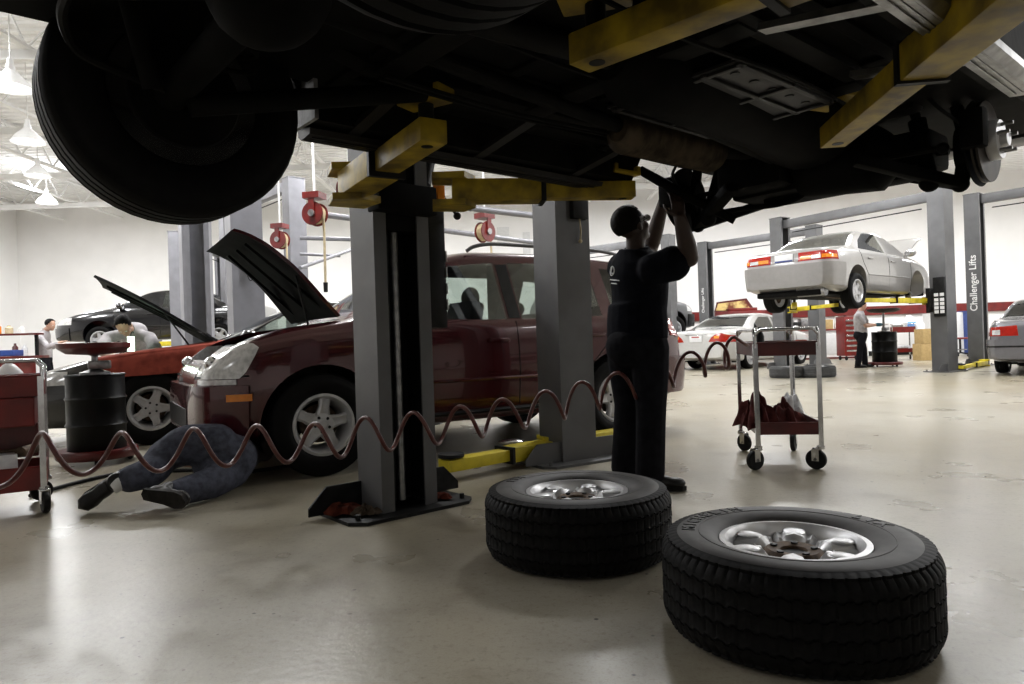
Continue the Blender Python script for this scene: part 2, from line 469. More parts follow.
def build_car(S, root, paint, glass='glass', hood_angle=None, wheels=True, lower=None, seats=True, sides=(1, -1), nuts=False):
    c = Car(S); K = root
    cut = MB()
    for poly in S['side']: cut.prism(poly, -1.3, 1.3)
    for xa, xb, ins in (S['wind'], S['rear']):
        n = 6; pts = []
        for i in range(n+1):
            x = xa+(xb-xa)*i/n; pts.append((x, c.wr(x)-ins))
        poly = pts+[(x, -y) for x, y in pts[::-1]]
        zz = min(c.belt(xa), c.belt(xb))-.0
        cut.prism(poly, zz-.02, 2.2, fr=lambda a, b, d: (a, b, d))
    cutm = cut.rm()
    glass_me = boolean(c.shell(.006), cutm.copy(), 'INTERSECT')
    arch = MB(); ar = S['arch']
    for sx in (1, -1):
        for sy in (1, -1):
            x = sx*S['wb']/2
            arch.cyl((x, sy*.52, S['wz']), (x, sy*1.3, S['wz']), ar, ar, 40)
    body = boolean(c.shell(.028), cutm, 'DIFFERENCE')
    body = boolean(body, arch.rm(), 'DIFFERENCE')
    if hood_angle is not None:
        xa, xb, yw = S['hood']
        zlow = S.get('hoodz', .78)
        hc = MB().prism([(xa, -yw), (xb, -yw*.86), (xb, yw*.86), (xa, yw)], zlow, 1.6, fr=lambda a, b, d: (a, b, d)).rm()
        hm = boolean(c.solid(.004), hc.copy(), 'INTERSECT')
        low = c.solid(.004); low.transform(Matrix.Translation((0, 0, -.026)))
        hm.materials.clear(); hm.materials.append(M['black']); low.materials.clear(); low.materials.append(M['black'])
        hm = boolean(hm, low, 'DIFFERENCE')
        body = boolean(body, hc, 'DIFFERENCE')
        hz = c.top(xa)
        hm.transform(Matrix.Translation((xa, 0, hz+.02)) @ Matrix.Rotation(-hood_angle, 4, 'Y') @ Matrix.Translation((-xa, 0, -hz)))
        nrm = Matrix.Rotation(-hood_angle, 3, 'Y') @ Vector((0, 0, 1))
        ho = link(hm, 'hood', [paint, M['under']], K)
        for f in hm.polygons: f.material_index = 1 if f.normal.dot(nrm) < -.3 else 0
        # inner bracing of the hood
        ib = MB()
        for yy in (-.42, 0, .42): ib.bar((xa+.08, yy, hz-.03), (xb-.12, yy*.8, c.top(xb-.12)-.05), .05, .02)
        ib.bar((xa+.1, -yw+.1, hz-.03), (xa+.1, yw-.1, hz-.03), .05, .02)
        ib.xform(Matrix.Translation((xa, 0, hz+.02)) @ Matrix.Rotation(-hood_angle, 4, 'Y') @ Matrix.Translation((-xa, 0, -hz)))
        ib.build('hood_liner', M['under'], ho)
        L = xb-xa
        a = Vector((xa+.22, yw-.05, hz-.14)); q = Vector((xa, 0, hz+.02))+Matrix.Rotation(-hood_angle, 3, 'Y') @ Vector((L*.45, yw-.12, -.10))
        MB().tube([a, q], .009).build('gas_strut', M['dark'], ho)
        e = MB()
        e.box(((xa+xb)/2, 0, zlow-.06), (xb-xa-.15, yw*1.6, .12), bev=.03); e.box((xa+.45, .12, zlow+.05), (.5, .5, .14), bev=.04)
        e.cyl((xa+.3, -.4, zlow-.04), (xa+.3, -.4, zlow+.12), .09); e.box((xb-.3, .38, zlow+.02), (.24, .2, .16), bev=.02)
        for k in range(4): e.tube([(xa+.2+.12*k, -.3, zlow+.06), (xa+.3+.1*k, 0, zlow+.15), (xa+.25+.12*k, .3, zlow+.06)], .018)
        e.build('engine', M['grease'], K)
    me_names = [paint, M[S.get('inner', 'lining')]]
    bo = link(body, 'body', me_names, K)
    gl = link(glass_me, 'window_glass', M[glass], K)
    # wheel wells
    for sx in (1, -1):
        for sy in (1, -1):
            x = sx*S['wb']/2
            ww = MB().lathe([(ar+.004, -.15), (ar+.004, .15), (0.0, .15)], c=(x, sy*.66, S['wz']), axis=(0, -sy, 0), seg=32)
            bm = ww.bm
            bmesh.ops.delete(bm, geom=[v for v in bm.verts if v.co.z < S['wz']-.18], context='VERTS')
            ww.build('wheel_well', M['under'], K)
    if wheels:
        for sx in (1, -1):
            for sy in (1, -1):
                add_wheel(S['wheel'], K, (sx*S['wb']/2, sy*S['tr'], S['wz']-S.get('droop', 0)), flip=sy < 0, spin=S.get('spin', .3)+sx, nuts=nuts and sy > 0)
    # seams, handles, mirrors
    for sy in sides:
        for pl in S.get('seams', []):
            mb = MB().tube([(x, sy*y, z) for x, y, z in c.line(pl)], .0045, 6); mb.build('door_seam', M['black'], K)
        for x, z in S.get('handles', []):
            y = c.side_y(x, z)
            MB().box((x, sy*(y+.012), z), (.19, .026, .032), bev=.010).build('door_handle', paint, K)
        if 'mirror' in S:
            x, z = S['mirror']; y = c.side_y(x, z-.08)
            mb = MB().ball((x, sy*(y+.11), z), (.075, .105, .075)); mb.bar((x+.02, sy*(y-.01), z-.06), (x+.02, sy*(y+.07), z-.03), .06, .04)
            mo = mb.build('side_mirror', paint if S.get('mirrorp') else M['black'], K)
            MB().ball((x-.062, sy*(y+.11), z), (.018, .085, .058)).build('mirror_glass', M['chrome'], mo)
        if 'rub' in S:
            za, zb, xa, xb = S['rub']
            MB().tube([(x, sy*y, z) for x, y, z in c.line([(xa, za), (0, (za+zb)/2), (xb, zb)], off=-.002)], .014, 8).build('rub_strip', S.get('rubm', paint), K)
    if seats:
        sx, sz, hz = S['seat']
        for yy in (.36, -.36):
            mb = MB().box((sx, yy, sz), (.5, .48, .14), bev=.05); mb.box((sx-.30, yy, sz+.32), (.14, .46, .6), bev=.05, mtx=Matrix.Rotation(-.2, 4, 'Y'))
            so = mb.build('front_seat', M['seatb'], K)
            MB().ball((sx-.40, yy, hz), (.055, .135, .095)).build('headrest', M['seat'], so)
        mb = MB().box((sx-.95, 0, sz), (.5, 1.2, .16), bev=.05); mb.box((sx-1.25, 0, sz+.28), (.14, 1.2, .5), bev=.05, mtx=Matrix.Rotation(-.25, 4, 'Y'))
        so = mb.build('rear_seat', M['seatb'], K)
        for yy in (.38, -.38): MB().ball((sx-1.34, yy, hz-.06), (.05, .13, .075)).build('headrest', M['seat'], so)
        mb = MB().box((S['dash'][0], 0, S['dash'][1]), (.34, 1.3, .16), bev=.05); mb.build('dashboard', M['black'], K)
        mb = MB(); cx, cz = S['dash'][0]-.3, S['dash'][1]+.02
        mb.tube([(cx+.07*math.cos(a)*.5, .36+.185*math.sin(a), cz+.185*math.cos(a)) for a in [2*PI*i/24 for i in range(24)]], .014, 6, closed=True)
        mb.bar((cx, .19, cz), (cx, .53, cz), .03, .03); mb.build('steering_wheel', M['black'], K)
        MB().box((S['dash'][0]-.42, 0, hz+.17), (.02, .2, .06), bev=.008).build('rear_view_mirror', M['black'], K)
    return c
SUV = dict(top=[(-2.41, .50), (-2.405, .80), (-2.36, 1.0), (-2.22, 1.22), (-1.98, 1.54), (-1.75, 1.625), (-.7, 1.675), (-.1, 1.665), (.2, 1.61), (.55, 1.42), (1.0, 1.13), (1.08, 1.105), (1.5, 1.045), (1.76, .965), (1.88, .90), (1.96, .83), (2.04, .70), (2.07, .52)],
           belt=[(-2.41, .9), (-1.5, 1.08), (0, 1.04), (1, .99), (1.7, .90), (2.07, .70)], bot=[(-2.41, .44), (-2.3, .34), (-1.6, .27), (1.5, .27), (1.95, .30), (2.07, .38)],
           hw=[(-2.41, .72), (-2.3, .84), (-1.9, .89), (-1, .908), (1.2, .905), (1.70, .875), (1.95, .78), (2.03, .66), (2.07, .50)], wb=2.616, tr=.795, wz=.355, arch=.415, wheel='suv',
           side=[[(.74, 1.075), (.20, 1.50), (-.22, 1.545), (-.22, 1.065)], [(-.36, 1.065), (-.36, 1.55), (-1.10, 1.545), (-1.20, 1.40), (-1.20, 1.085)], [(-1.34, 1.11), (-1.34, 1.53), (-1.66, 1.50), (-1.84, 1.36), (-1.60, 1.13)]],
           wind=(.22, .94, .07), rear=(-2.06, -1.89, .10), hood=(1.08, 1.965, .66), hoodz=.76, seat=(.25, .62, 1.27), dash=(.8, .98),
           seams=[[(.88, .40), (.88, .95), (.80, 1.03)], [(-.29, .38), (-.29, 1.05)], [(-1.28, 1.05), (-1.22, .85), (-.98, .62), (-.92, .42)]], handles=[(-.10, .90), (-1.08, .92)],
           rub=(.60, .60, -.88, .86), inner='black')
for _k in ('top', 'belt', 'bot', 'hw'): SUV[_k] = [(x if x >= -1.6 else -1.6+(x+1.6)*.77, v) for x, v in SUV[_k]]
SED = dict(top=[(-2.38, .48), (-2.375, .80), (-2.35, .93), (-2.27, .975), (-1.8, 1.01), (-1.58, 1.03), (-.95, 1.325), (-.6, 1.395), (-.1, 1.405), (.22, 1.37), (.55, 1.25), (1.12, .985), (1.25, .955), (1.8, .87), (2.2, .77), (2.38, .66), (2.44, .50)],
           belt=[(-2.38, .88), (-1.6, .955), (0, .93), (1.1, .885), (1.8, .79), (2.44, .58)], bot=[(-2.38, .34), (-2.2, .25), (-1.5, .20), (1.6, .19), (2.2, .21), (2.44, .29)],
           hw=[(-2.38, .70), (-2.34, .79), (-2.2, .85), (-1.8, .885), (-.8, .895), (1.0, .895), (1.6, .88), (2.1, .82), (2.35, .68), (2.44, .50)], wb=2.67, tr=.77, wz=.318, arch=.365, wheel='sedan',
           side=[[(.98, .945), (.36, 1.29), (.02, 1.335), (.02, .955)], [(-.08, .955), (-.08, 1.335), (-.62, 1.325), (-.98, 1.16), (-1.18, .985)]],
           wind=(.30, 1.10, .07), rear=(-1.50, -.80, .09), hood=(1.15, 2.32, .70), hoodz=.70, seat=(.1, .45, 1.10), dash=(.85, .86), tumble=.48,
           seams=[[(.98, .30), (1.0, .88)], [(-.03, .28), (-.03, .94)], [(-1.2, .95), (-1.12, .75), (-.92, .5), (-.85, .30)]], handles=[(.16, .80), (-.82, .82)], mirror=(.84, 1.0), mirrorp=True,
           rub=(.52, .52, -.90, .88))
def box_yz(y0, y1, z0, z1, x0, x1): return MB().box(((x0+x1)/2, (y0+y1)/2, (z0+z1)/2), (x1-x0, y1-y0, z1-z0))
def yz(poly, x0, x1): return MB().prism(poly, x0, x1, fr=lambda a, b, d: (d, a, b))
# ---------------------------------------------------------------- two-post lifts
def chan(w, d, lip, t=.012):
    """C channel in plan, open towards +x; back at x=-d"""
    h = w/2
    return [(0, -h), (0, -h+lip), (-t, -h+lip), (-t, -h+t), (-d+t, -h+t), (-d+t, h-t), (-t, h-t), (-t, h-lip), (0, h-lip), (0, h), (-d, h), (-d, -h)]
def plan(a, b, d): return (a, b, d)
def lift_post(root, xy, ang, h, w=.34, d=.25, m='post', z0=0.0, plate=(.62, .95), gusset=True, carriage_z=None, text=None, lip=.075):
    """post object under root (world placed), with base plate and carriage"""
    T = Matrix.Translation((xy[0], xy[1], z0)) @ Matrix.Rotation(ang, 4, 'Z')
    mb = MB().prism(chan(w, d, lip), 0.012, h, fr=plan)
    mb.box((-d/2, 0, h+.006), (d+.02, w+.02, .014))
    mb.xform(T); post = mb.build('post', M[m], root, world=True, angle=20)
    mb = MB()
    pd, pw = plate; x0 = -d-.12
    ch = .07
    mb.prism([(x0+ch, -pw/2), (x0+pd-ch, -pw/2), (x0+pd, -pw/2+ch), (x0+pd, pw/2-ch), (x0+pd-ch, pw/2), (x0+ch, pw/2), (x0, pw/2-ch), (x0, -pw/2+ch)], 0, .018, fr=plan)
    if gusset:
        for s in (1, -1):
            y = s*(w/2)
            mb.prism([(0, .018), (.30, .018), (.30, .06), (.20, .16), (0, .16)], -d*.9-.006, -d*.9+.006, fr=lambda a, b, dd, y=y, s=s: (dd, y+s*a, b))
        for s in (1, -1):
            for q in (1, -1): mb.cyl((x0+.06 if q < 0 else x0+pd-.08, s*(pw/2-.06), .018), (x0+.06 if q < 0 else x0+pd-.08, s*(pw/2-.06), .045), .014, seg=6)
    mb.xform(T); mb.build('base_plate', M['dark'] if m == 'post' and gusset == 'dark' else M[m], post, world=True, angle=20)
    if carriage_z is not None:
        cz = carriage_z
        mb = MB().box((-d*.42, 0, cz+.12), (d*.7, w-.05, .5), bev=.01)
        mb.box((.02, 0, cz+.03), (.12, w+.02, .15), bev=.012)
        mb.xform(T); mb.build('carriage', M['under'], post, world=True)
        mb = MB().box((-d+.02, 0, h/2), (.012, w-.03, h-.06)); mb.box((-d/2, w/2-.02, h/2), (d-.04, .012, h-.06)); mb.box((-d/2, -w/2+.02, h/2), (d-.04, .012, h-.06)); mb.xform(T); mb.build('channel_shade_lining', M['black'], post, world=True)  # dark sheets added inside the channel, painting in its shade
        mb = MB().cyl((-.09, .0, .05), (-.09, .0, cz-.1), .024, seg=12); mb.xform(T); mb.build('lift_cylinder', M['steel'], post, world=True)
        mb = MB().cyl((-.06, -.06, .05), (-.06, -.06, cz-.1), .008, seg=8); mb.xform(T); mb.build('lift_cable', M['dark'], post, world=True)
    if text:
        me = text_mesh(text[0], text[1], .0012)
        me.transform(T @ Matrix.Translation((text[3], text[4], text[2])) @ text[5])
        me.transform(wm(post).inverted())
        link(me, 'lettering', M['white'], post)
    return post
def arm(root, a, b, z, w=.13, h=.10, pad_h=.06, m='yellow', hinge=True, padr=.065, yoke=True):
    """swing arm from pivot a to pad end b (xy), underside at z"""
    a, b = V(a[0], a[1], z+h/2), V(b[0], b[1], z+h/2)
    d = (b-a); L = d.length; d.normalize(); s = V(-d.y, d.x, 0)
    mid = a+d*L*.52
    mb = MB().bar(a, mid, w, h, bev=.006)
    if hinge:
        mb.prism([(0, -w*.62), (.16, -w*.8), (.22, 0), (.16, w*.8), (0, w*.62)], z+h-.002, z+h+.028, fr=lambda p, q, dd: tuple(a+d*(-.10+p)+s*q)[:2]+(dd,))
        mb.prism([(0, -w*.62), (.16, -w*.8), (.22, 0), (.16, w*.8), (0, w*.62)], z-.028, z+.002, fr=lambda p, q, dd: tuple(a+d*(-.10+p)+s*q)[:2]+(dd,))
    o = mb.build('arm', M[m], root, world=True)
    mb = MB().bar(mid-d*.1, b+d*.06, w*.74, h*.76, bev=.005)
    i = mb.build('arm_extension', M[m], o, world=True)
    mb = MB()
    mb.bar(mid-d*.012, mid+d*.012, w*1.12, h*1.14); mb.build('stop_collar', M['dark'], o, world=True)
    MB().cyl(b+V(0, 0, -h*.39), b+V(0, 0, -h*.375), .022, seg=14).build('pad_hole', M['black'], i, world=True)
    top = b+V(0, 0, h*.38)
    mb = MB().cyl(top, top+V(0, 0, pad_h), .028, seg=14).build('pad_screw', M['dark'], i, world=True)
    mb = MB()
    if yoke:
        mb.box(top+V(0, 0, pad_h+.012), (.19, .10, .022), rz=math.atan2(d.y, d.x)+.5, bev=.008)
        for q in (1, -1): mb.box(top+V(0, 0, pad_h+.03)+q*.08*V(math.cos(math.atan2(d.y, d.x)+.5), math.sin(math.atan2(d.y, d.x)+.5), 0), (.024, .10, .04), rz=math.atan2(d.y, d.x)+.5, bev=.005)
    else:
        mb.cyl(top+V(0, 0, pad_h), top+V(0, 0, pad_h+.022), padr, seg=24)
    mb.build('lift_pad', M[m] if yoke else M['rubber'], i, world=True)
    return o
def overhead(root, A, B, za, zb, w=.16, h=.2, m='post'):
    a, b = V(A[0], A[1], za), V(B[0], B[1], zb)
    o = MB().bar(a, b, w, h, bev=.008).build('crossbeam', M[m], root, world=True)
    d = (b-a).normalized(); s = V(-d.y, d.x, 0)
    MB().tube([a+d*.2-V(0, 0, .22), b-d*.2-V(0, 0, .22)], .012, 6).build('shutoff_bar', M['dark'], o, world=True)
    return o
# ---------------------------------------------------------------- service carts
def caster(root, x, y, r=.064, ang=0.0):
    c, s = math.cos(ang), math.sin(ang)
    f = MB().cyl((x, y, r*2.35), (x, y, r*2.05), .026, seg=14)
    f.box((x-.018*c, y-.018*s, r*2.06), (.06, .05, .012), rz=ang, bev=.003)
    for q in (1, -1): f.bar((x-.03*c-q*.022*s, y-.03*s+q*.022*c, r*2.02), (x-.03*c-q*.022*s, y-.03*s+q*.022*c, r*.85), .004, .045, up=(c, s, 0))
    o = f.build('caster', M['chrome'], root)
    w = MB().lathe([(0, -.016), (r*.5, -.016), (r*.93, -.016), (r, -.010), (r, .010), (r*.93, .016), (r*.5, .016), (0, .016)], c=(x-.03*c, y-.03*s, r), axis=(-s, c, 0), seg=28)
    w.build('caster_wheel', M['rubber'], o)
    w = MB().cyl((x-.03*c+.024*s, y-.03*s-.024*c, r), (x-.03*c-.024*s, y-.03*s+.024*c, r), .012, seg=10); w.build('axle', M['steel'], o)
    return o
def tray(w, d, z, h, t=.004):
    mb = MB()
    mb.box((0, 0, z+t/2), (w, d, t))
    for s in (1, -1):
        mb.box((0, s*(d/2-t/2), z+h/2), (w, t, h)); mb.box((s*(w/2-t/2), 0, z+h/2), (t, d, h))
        mb.cyl((-w/2, s*(d/2-.002), z+h), (w/2, s*(d/2-.002), z+h), .006, seg=8); mb.cyl((s*(w/2-.002), -d/2, z+h), (s*(w/2-.002), d/2, z+h), .006, seg=8)
    return mb
def service_cart(label, loc, rotz, w, d, ztop, zbot, hh, hl, handle, m='red', cast=.064, angs=(.6, 2.2, -.5, 1.2), extra=None, group=None):
    c = thing('service_cart', label, 'cart', loc, rotz, group)
    tray(w, d, ztop, hh).build('top_tray', M[m], c, smooth=False); tray(w, d, zbot, hl).build('bottom_tray', M[m], c, smooth=False)
    k = 0
    for sx in (-1, 1):
        for sy in (-1, 1):
            x, y = sx*(w/2+.004), sy*(d/2+.004)
            p = MB()
            zt = ztop+hh-.005
            for q in ((-.013*sx, 0), (0, -.013*sy)):
                p.box((x+q[0], y+q[1], (cast*2.3+zt)/2), (.028 if q[0] else .005, .028 if q[1] else .005, zt-cast*2.3))
            for zz in (ztop+hh*.5, zbot+hl*.5): p.cyl((x-.012*sx, y, zz), (x-.012*sx, y+sy*.008, zz), .007, seg=10)
            p.build('upright', M['chrome'], c, smooth=False)
            caster(c, sx*(w/2-.01), sy*(d/2-.01), cast, angs[k]); k += 1
    zt = ztop+hh
    for s in (1, -1):
        # low rail loops along both long sides
        pts = []
        if handle == 'y':
            y0 = d/2
            pts = [(s*(w/2-.006), -y0, zt-.03), (s*(w/2-.006), -y0, zt+.05), (s*(w/2-.006), -y0+.03, zt+.085), (s*(w/2-.006), y0-.03, zt+.085), (s*(w/2-.006), y0, zt+.05), (s*(w/2-.006), y0, zt-.03)]
        else:
            y0 = w/2
            pts = [(-y0, s*(d/2-.006), zt-.03), (-y0, s*(d/2-.006), zt+.05), (-y0+.03, s*(d/2-.006), zt+.085), (y0-.03, s*(d/2-.006), zt+.085), (y0, s*(d/2-.006), zt+.05), (y0, s*(d/2-.006), zt-.03)]
        MB().tube(pts, .011, 10).build('handle_rail', M['chrome'], c)
    if handle == 'y':
        for s in (1, -1): MB().tube([(-w/2+.006, s*d/2, zt-.03), (-w/2+.006, s*d/2, zt+.05), (-w/2+.04, s*d/2, zt+.085), (w/2-.04, s*d/2, zt+.085), (w/2-.006, s*d/2, zt+.05), (w/2-.006, s*d/2, zt-.03)], .011, 10).build('handle_rail', M['chrome'], c)
    return c
# ---------------------------------------------------------------- cloth heaps
def rag_mesh(rx, ry, h, seed, folds=9, floor=True):
    rnd = random.Random(seed); mb = MB()
    ph = [(rnd.uniform(0, 6.3), rnd.uniform(5, 13), rnd.uniform(0, 6.3)) for _ in range(folds)]
    def f(u, v):
        a = 2*PI*u; r = v
        lump = sum(math.sin(p[1]*(r*math.cos(a)*math.cos(p[2])+r*math.sin(a)*math.sin(p[2]))+p[0]) for p in ph)/folds
        edge = 1+.22*math.sin(3*a+ph[0][0])+.14*math.sin(7*a+ph[1][0])+.07*math.sin(13*a+ph[2][0])
        rid = sum(1-abs(math.sin(p[1]*.8*(r*math.cos(a+p[2]))+p[0]+2*lump)) for p in ph[:4])/4
        z = h*max(0, (1-r**2.6))*(.62+.5*lump+.42*(rid-.36))+.006+h*.10*r*(1+math.sin(9*a+ph[3][0]))*(1-.5*r)
        return (rx*r*edge*math.cos(a), ry*r*edge*math.sin(a), max(.004, z))
    mb.grid(f, 64, 26)
    bmesh.ops.remove_doubles(mb.bm, verts=mb.bm.verts, dist=.0005)
    return thick(mb, .004, 1)
# ---------------------------------------------------------------- people
def limb(mb, pts, rad, n=14, seg=14):
    c = spline(pts, n); f = pchip(list(range(len(rad))), rad)
    r = [f((len(rad)-1)*i/(n-1)) for i in range(n)]
    mb.tube(c, r, seg)
    mb.ball(c[0], r[0]*.99, 12, 8); mb.ball(c[-1], r[-1]*.99, 12, 8)
def hand(mb, wrist, dirv, palmn, s=1.0, curl=.5, side=1):
    d = Vector(dirv).normalized(); n = Vector(palmn); n = (n-d*n.dot(d)).normalized(); t = d.cross(n)*side
    w = Vector(wrist)
    mb.rings([(w-d*.01, t, n, .027*s, .02*s), (w+d*.03*s, t, n, .036*s, .017*s), (w+d*.07*s, t, n, .041*s, .015*s), (w+d*.092*s, t, n, .038*s, .012*s)])
    for k, (o, L, r) in enumerate(((-.030, .066, .0085), (-.010, .078, .009), (.011, .073, .0088), (.030, .056, .0078))):
        b = w+d*.085*s+t*o*s; pts = [b]; a = 0; cur = b
        for j, f in enumerate((.45, .32, .23)):
            a += curl*(.55 if j == 0 else .75)*(1+.1*k)
            cur = cur+(d*math.cos(a)+n*math.sin(a))*L*f*s; pts.append(cur)
        mb.tube(pts, [r*s, r*.95*s, r*.88*s, r*.75*s], 8); mb.ball(pts[-1], r*.78*s, 8, 6)
    b = w+d*.022*s-t*.026*s
    p1 = b+(d*.55-t*.75+n*.25).normalized()*.036*s; p2 = p1+(d*.8-t*.25+n*.5).normalized()*.03*s; p3 = p2+(d*.85+n*.5).normalized()*.024*s
    mb.tube([b, p1, p2, p3], [.0125*s, .011*s, .0095*s, .0075*s], 8); mb.ball(p3, .0078*s, 8, 6)
def head(mb, c, f, up, s=1.0):
    """face towards f"""
    f = Vector(f).normalized(); up = Vector(up); up = (up-f*up.dot(f)).normalized(); t = f.cross(up)
    m = Matrix((t, f, up)).transposed().to_4x4()
    L = lambda x, y, z: Vector(c)+t*x*s+f*y*s+up*z*s
    mb.ball(L(0, -.012, .03), (.076*s, .096*s, .088*s), 24, 16, m)
    mb.ball(L(0, .028, -.035), (.058*s, .062*s, .078*s), 20, 14, m)
    mb.ball(L(0, .062, -.088), (.030*s, .026*s, .022*s), 12, 8, m)
    mb.ball(L(0, .093, -.022), (.013*s, .018*s, .024*s), 12, 8, m); mb.ball(L(0, .084, -.004), (.009*s, .012*s, .03*s), 12, 8, m)
    mb.ball(L(0, .078, -.062), (.026*s, .014*s, .012*s), 12, 8, m)
    for q in (1, -1):
        mb.ball(L(q*.076, -.010, -.012), (.010*s, .020*s, .031*s), 12, 8, m)
        mb.ball(L(q*.028, .074, .016), (.024*s, .012*s, .010*s), 12, 8, m); mb.ball(L(q*.04, .055, -.03), (.022*s, .025*s, .022*s), 12, 8, m)
    return L, m
def eyes(root, L, m, s):
    mb = MB(); mp = MB()
    for q in (1, -1):
        mb.ball(L(q*.03, .0785, .001), (.0125*s, .0075*s, .0065*s), 12, 8, m); mp.ball(L(q*.03, .0845, .001), (.0050*s, .003*s, .0050*s), 10, 8, m)
    return mb, mp
def person(label, J, mats, s=1.0, vox=.009, hair=True, cap=False, sleeve=.55, loc=None, group=None, skinm='skin', hands=((.5, None), (.5, None)), shirt_over=.0, bulk=0.0):
    """J: joints (world): head, face, up, neck, sL,sR,eL,eR,wL,wR,hip, kL,kR,aL,aR,tL,tR (toe directions), hdL,hdR (hand directions)"""
    base = loc or V((J['aL'].x+J['aR'].x)/2, (J['aL'].y+J['aR'].y)/2, 0)
    root = thing('person', label, 'person', base, 0, group)
    sh, tr = M[mats[0]], M[mats[1]]
    ac = (J['sR']-J['sL']).normalized()
    sp = (J['neck']-J['hip']); spn = sp.normalized()
    fw = spn.cross(ac) if True else None
    fw.normalize()
    if 'fwd' in J and fw.dot(J['fwd']) < 0: fw = -fw
    if 'fwd' in J: hipac = V(J['fwd'].y, -J['fwd'].x, 0).normalized()
    else: hipac = ac
    if hipac.dot(ac) < 0: hipac = -hipac
    hL, hR = J['hip']-hipac*.095*s, J['hip']+hipac*.095*s
    hfw = V(0, 0, 1).cross(hipac)
    if hfw.dot(fw) < 0: hfw = -hfw
    def tors(g, lo=0.0, hi=1.0):
        R_ = [(-.02, .160, .115), (.12, .150, .112), (.30, .142, .105), (.52, .155, .112), (.72, .172, .118), (.88, .165, .100), (.97, .10, .075), (1.03, .06, .06)]
        out = []
        for t, a, b in R_:
            ax = hipac.lerp(ac, min(1, max(0, t))).normalized(); f2 = spn.cross(ax).normalized()
            bow = J.get('bow', 0)*math.sin(PI*min(1, max(0, t)))
            out.append((J['hip']+sp*t-fw*bow, ax, f2, (a+g)*s, (b+g)*s))
        return out
    # skin: one continuous surface
    mb = MB()
    L, hm = head(mb, J['head'], J['face'], J['up'], s)
    limb(mb, [J['head']-J['up']*.05*s, J['neck'], J['neck']-spn*.06], [.054*s, .056*s, .07*s], 8)
    mb.rings(tors(-.02))
    for S_ in 'LR':
        ba = 1+bulk*7; limb(mb, [J['s'+S_], J['e'+S_]], [.05*s*ba, .047*s*ba, .042*s*ba]); limb(mb, [J['e'+S_], J['e'+S_].lerp(J['w'+S_], .3), J['w'+S_]], [.041*s*ba, .044*s*ba, .029*s*ba])
        i = 0 if S_ == 'L' else 1
        hand(mb, J['w'+S_], J['hd'+S_], J.get('pn'+S_, fw), s, hands[i][0], 1 if S_ == 'L' else -1)
        h0 = hL if S_ == 'L' else hR
        limb(mb, [h0, J['k'+S_]], [.075*s, .07*s, .05*s]); limb(mb, [J['k'+S_], J['a'+S_]], [.05*s, .052*s, .036*s])
    me = remesh(mb, min(vox, .0065) if vox < .012 else vox, 3); me.transform(wm(root).inverted())
    body = link(me, 'body', M[skinm], root, angle=180)
    mb, mp = eyes(root, L, hm, s)
    e = mb.build('eyes', M['white'], root, world=True); mp.build('pupils', M['hair'], e, world=True)
    # shirt
    mb = MB(); mb.rings(tors(.012+bulk)); mb.rings([(J['hip']-spn*shirt_over, hipac, hfw, (.176+bulk)*s, (.128+bulk)*s), (J['hip']+spn*.10, hipac, hfw, (.172+bulk)*s, (.13+bulk)*s), (J['hip']+spn*.2, hipac, hfw, (.162+bulk)*s, (.122+bulk)*s)])
    for S_ in 'LR':
        a, b = J['s'+S_], J['e'+S_]
        limb(mb, [J['neck'].lerp(a, .35)-spn*.045*s, a], [.062*s, .074*s], 8)
        if sleeve <= 1: limb(mb, [a, a.lerp(b, sleeve)], [(.072+bulk)*s, (.072+bulk)*s, (.078+bulk)*s])
        else: limb(mb, [a, b], [.072*s, .062*s, .058*s]); limb(mb, [b, b.lerp(J['w'+S_], sleeve-1)], [.058*s, .052*s, .043*s])
    me = remesh(mb, vox, 5); me.transform(wm(root).inverted())
    shirt = link(me, 'shirt', sh, root, angle=180)
    mb = MB(); cc = J['neck']+(J['head']-J['neck'])*.08
    ax = (J['head']-J['neck']).normalized()
    mb.tube([cc+(ac*.066*math.cos(a)+ax.cross(ac)*.066*math.sin(a))*s for a in [2*PI*i/24 for i in range(24)]], .011*s, 8, closed=True); mb.build('collar', sh, shirt, world=True)
    # trousers
    mb = MB(); mb.rings([(J['hip']-V(0, 0, .1)*s, hipac, hfw, .155*s, .12*s), (J['hip']-V(0, 0, .03), hipac, hfw, .175*s, .128*s), (J['hip']+spn*.08*s, hipac, hfw, .168*s, .122*s)])
    mb.ball(J['hip']-hfw*(.055+bulk*.8)*s-V(0, 0, .05)*s, (.15*s, .115*s, .12*s), 20, 14, Matrix((hipac, hfw, V(0, 0, 1))).transposed().to_4x4())
    for S_ in 'LR':
        h0 = hL if S_ == 'L' else hR
        k, a = J['k'+S_], J['a'+S_]
        limb(mb, [h0-V(0, 0, .05), h0.lerp(k, .5), k], [(.098+bulk*.6)*s, (.092+bulk*.6)*s, (.074+bulk*.6)*s]); limb(mb, [k, k.lerp(a, .5), a+(a-k).normalized()*.01], [(.074+bulk*.6)*s, (.072+bulk*.6)*s, (.070+bulk*.7)*s])
    me = remesh(mb, vox, 5); me.transform(wm(root).inverted())
    link(me, 'trousers', tr, root, angle=180)
    # shoes
    for S_ in 'LR':
        shoe(root, J['a'+S_], J['t'+S_], s, vox)
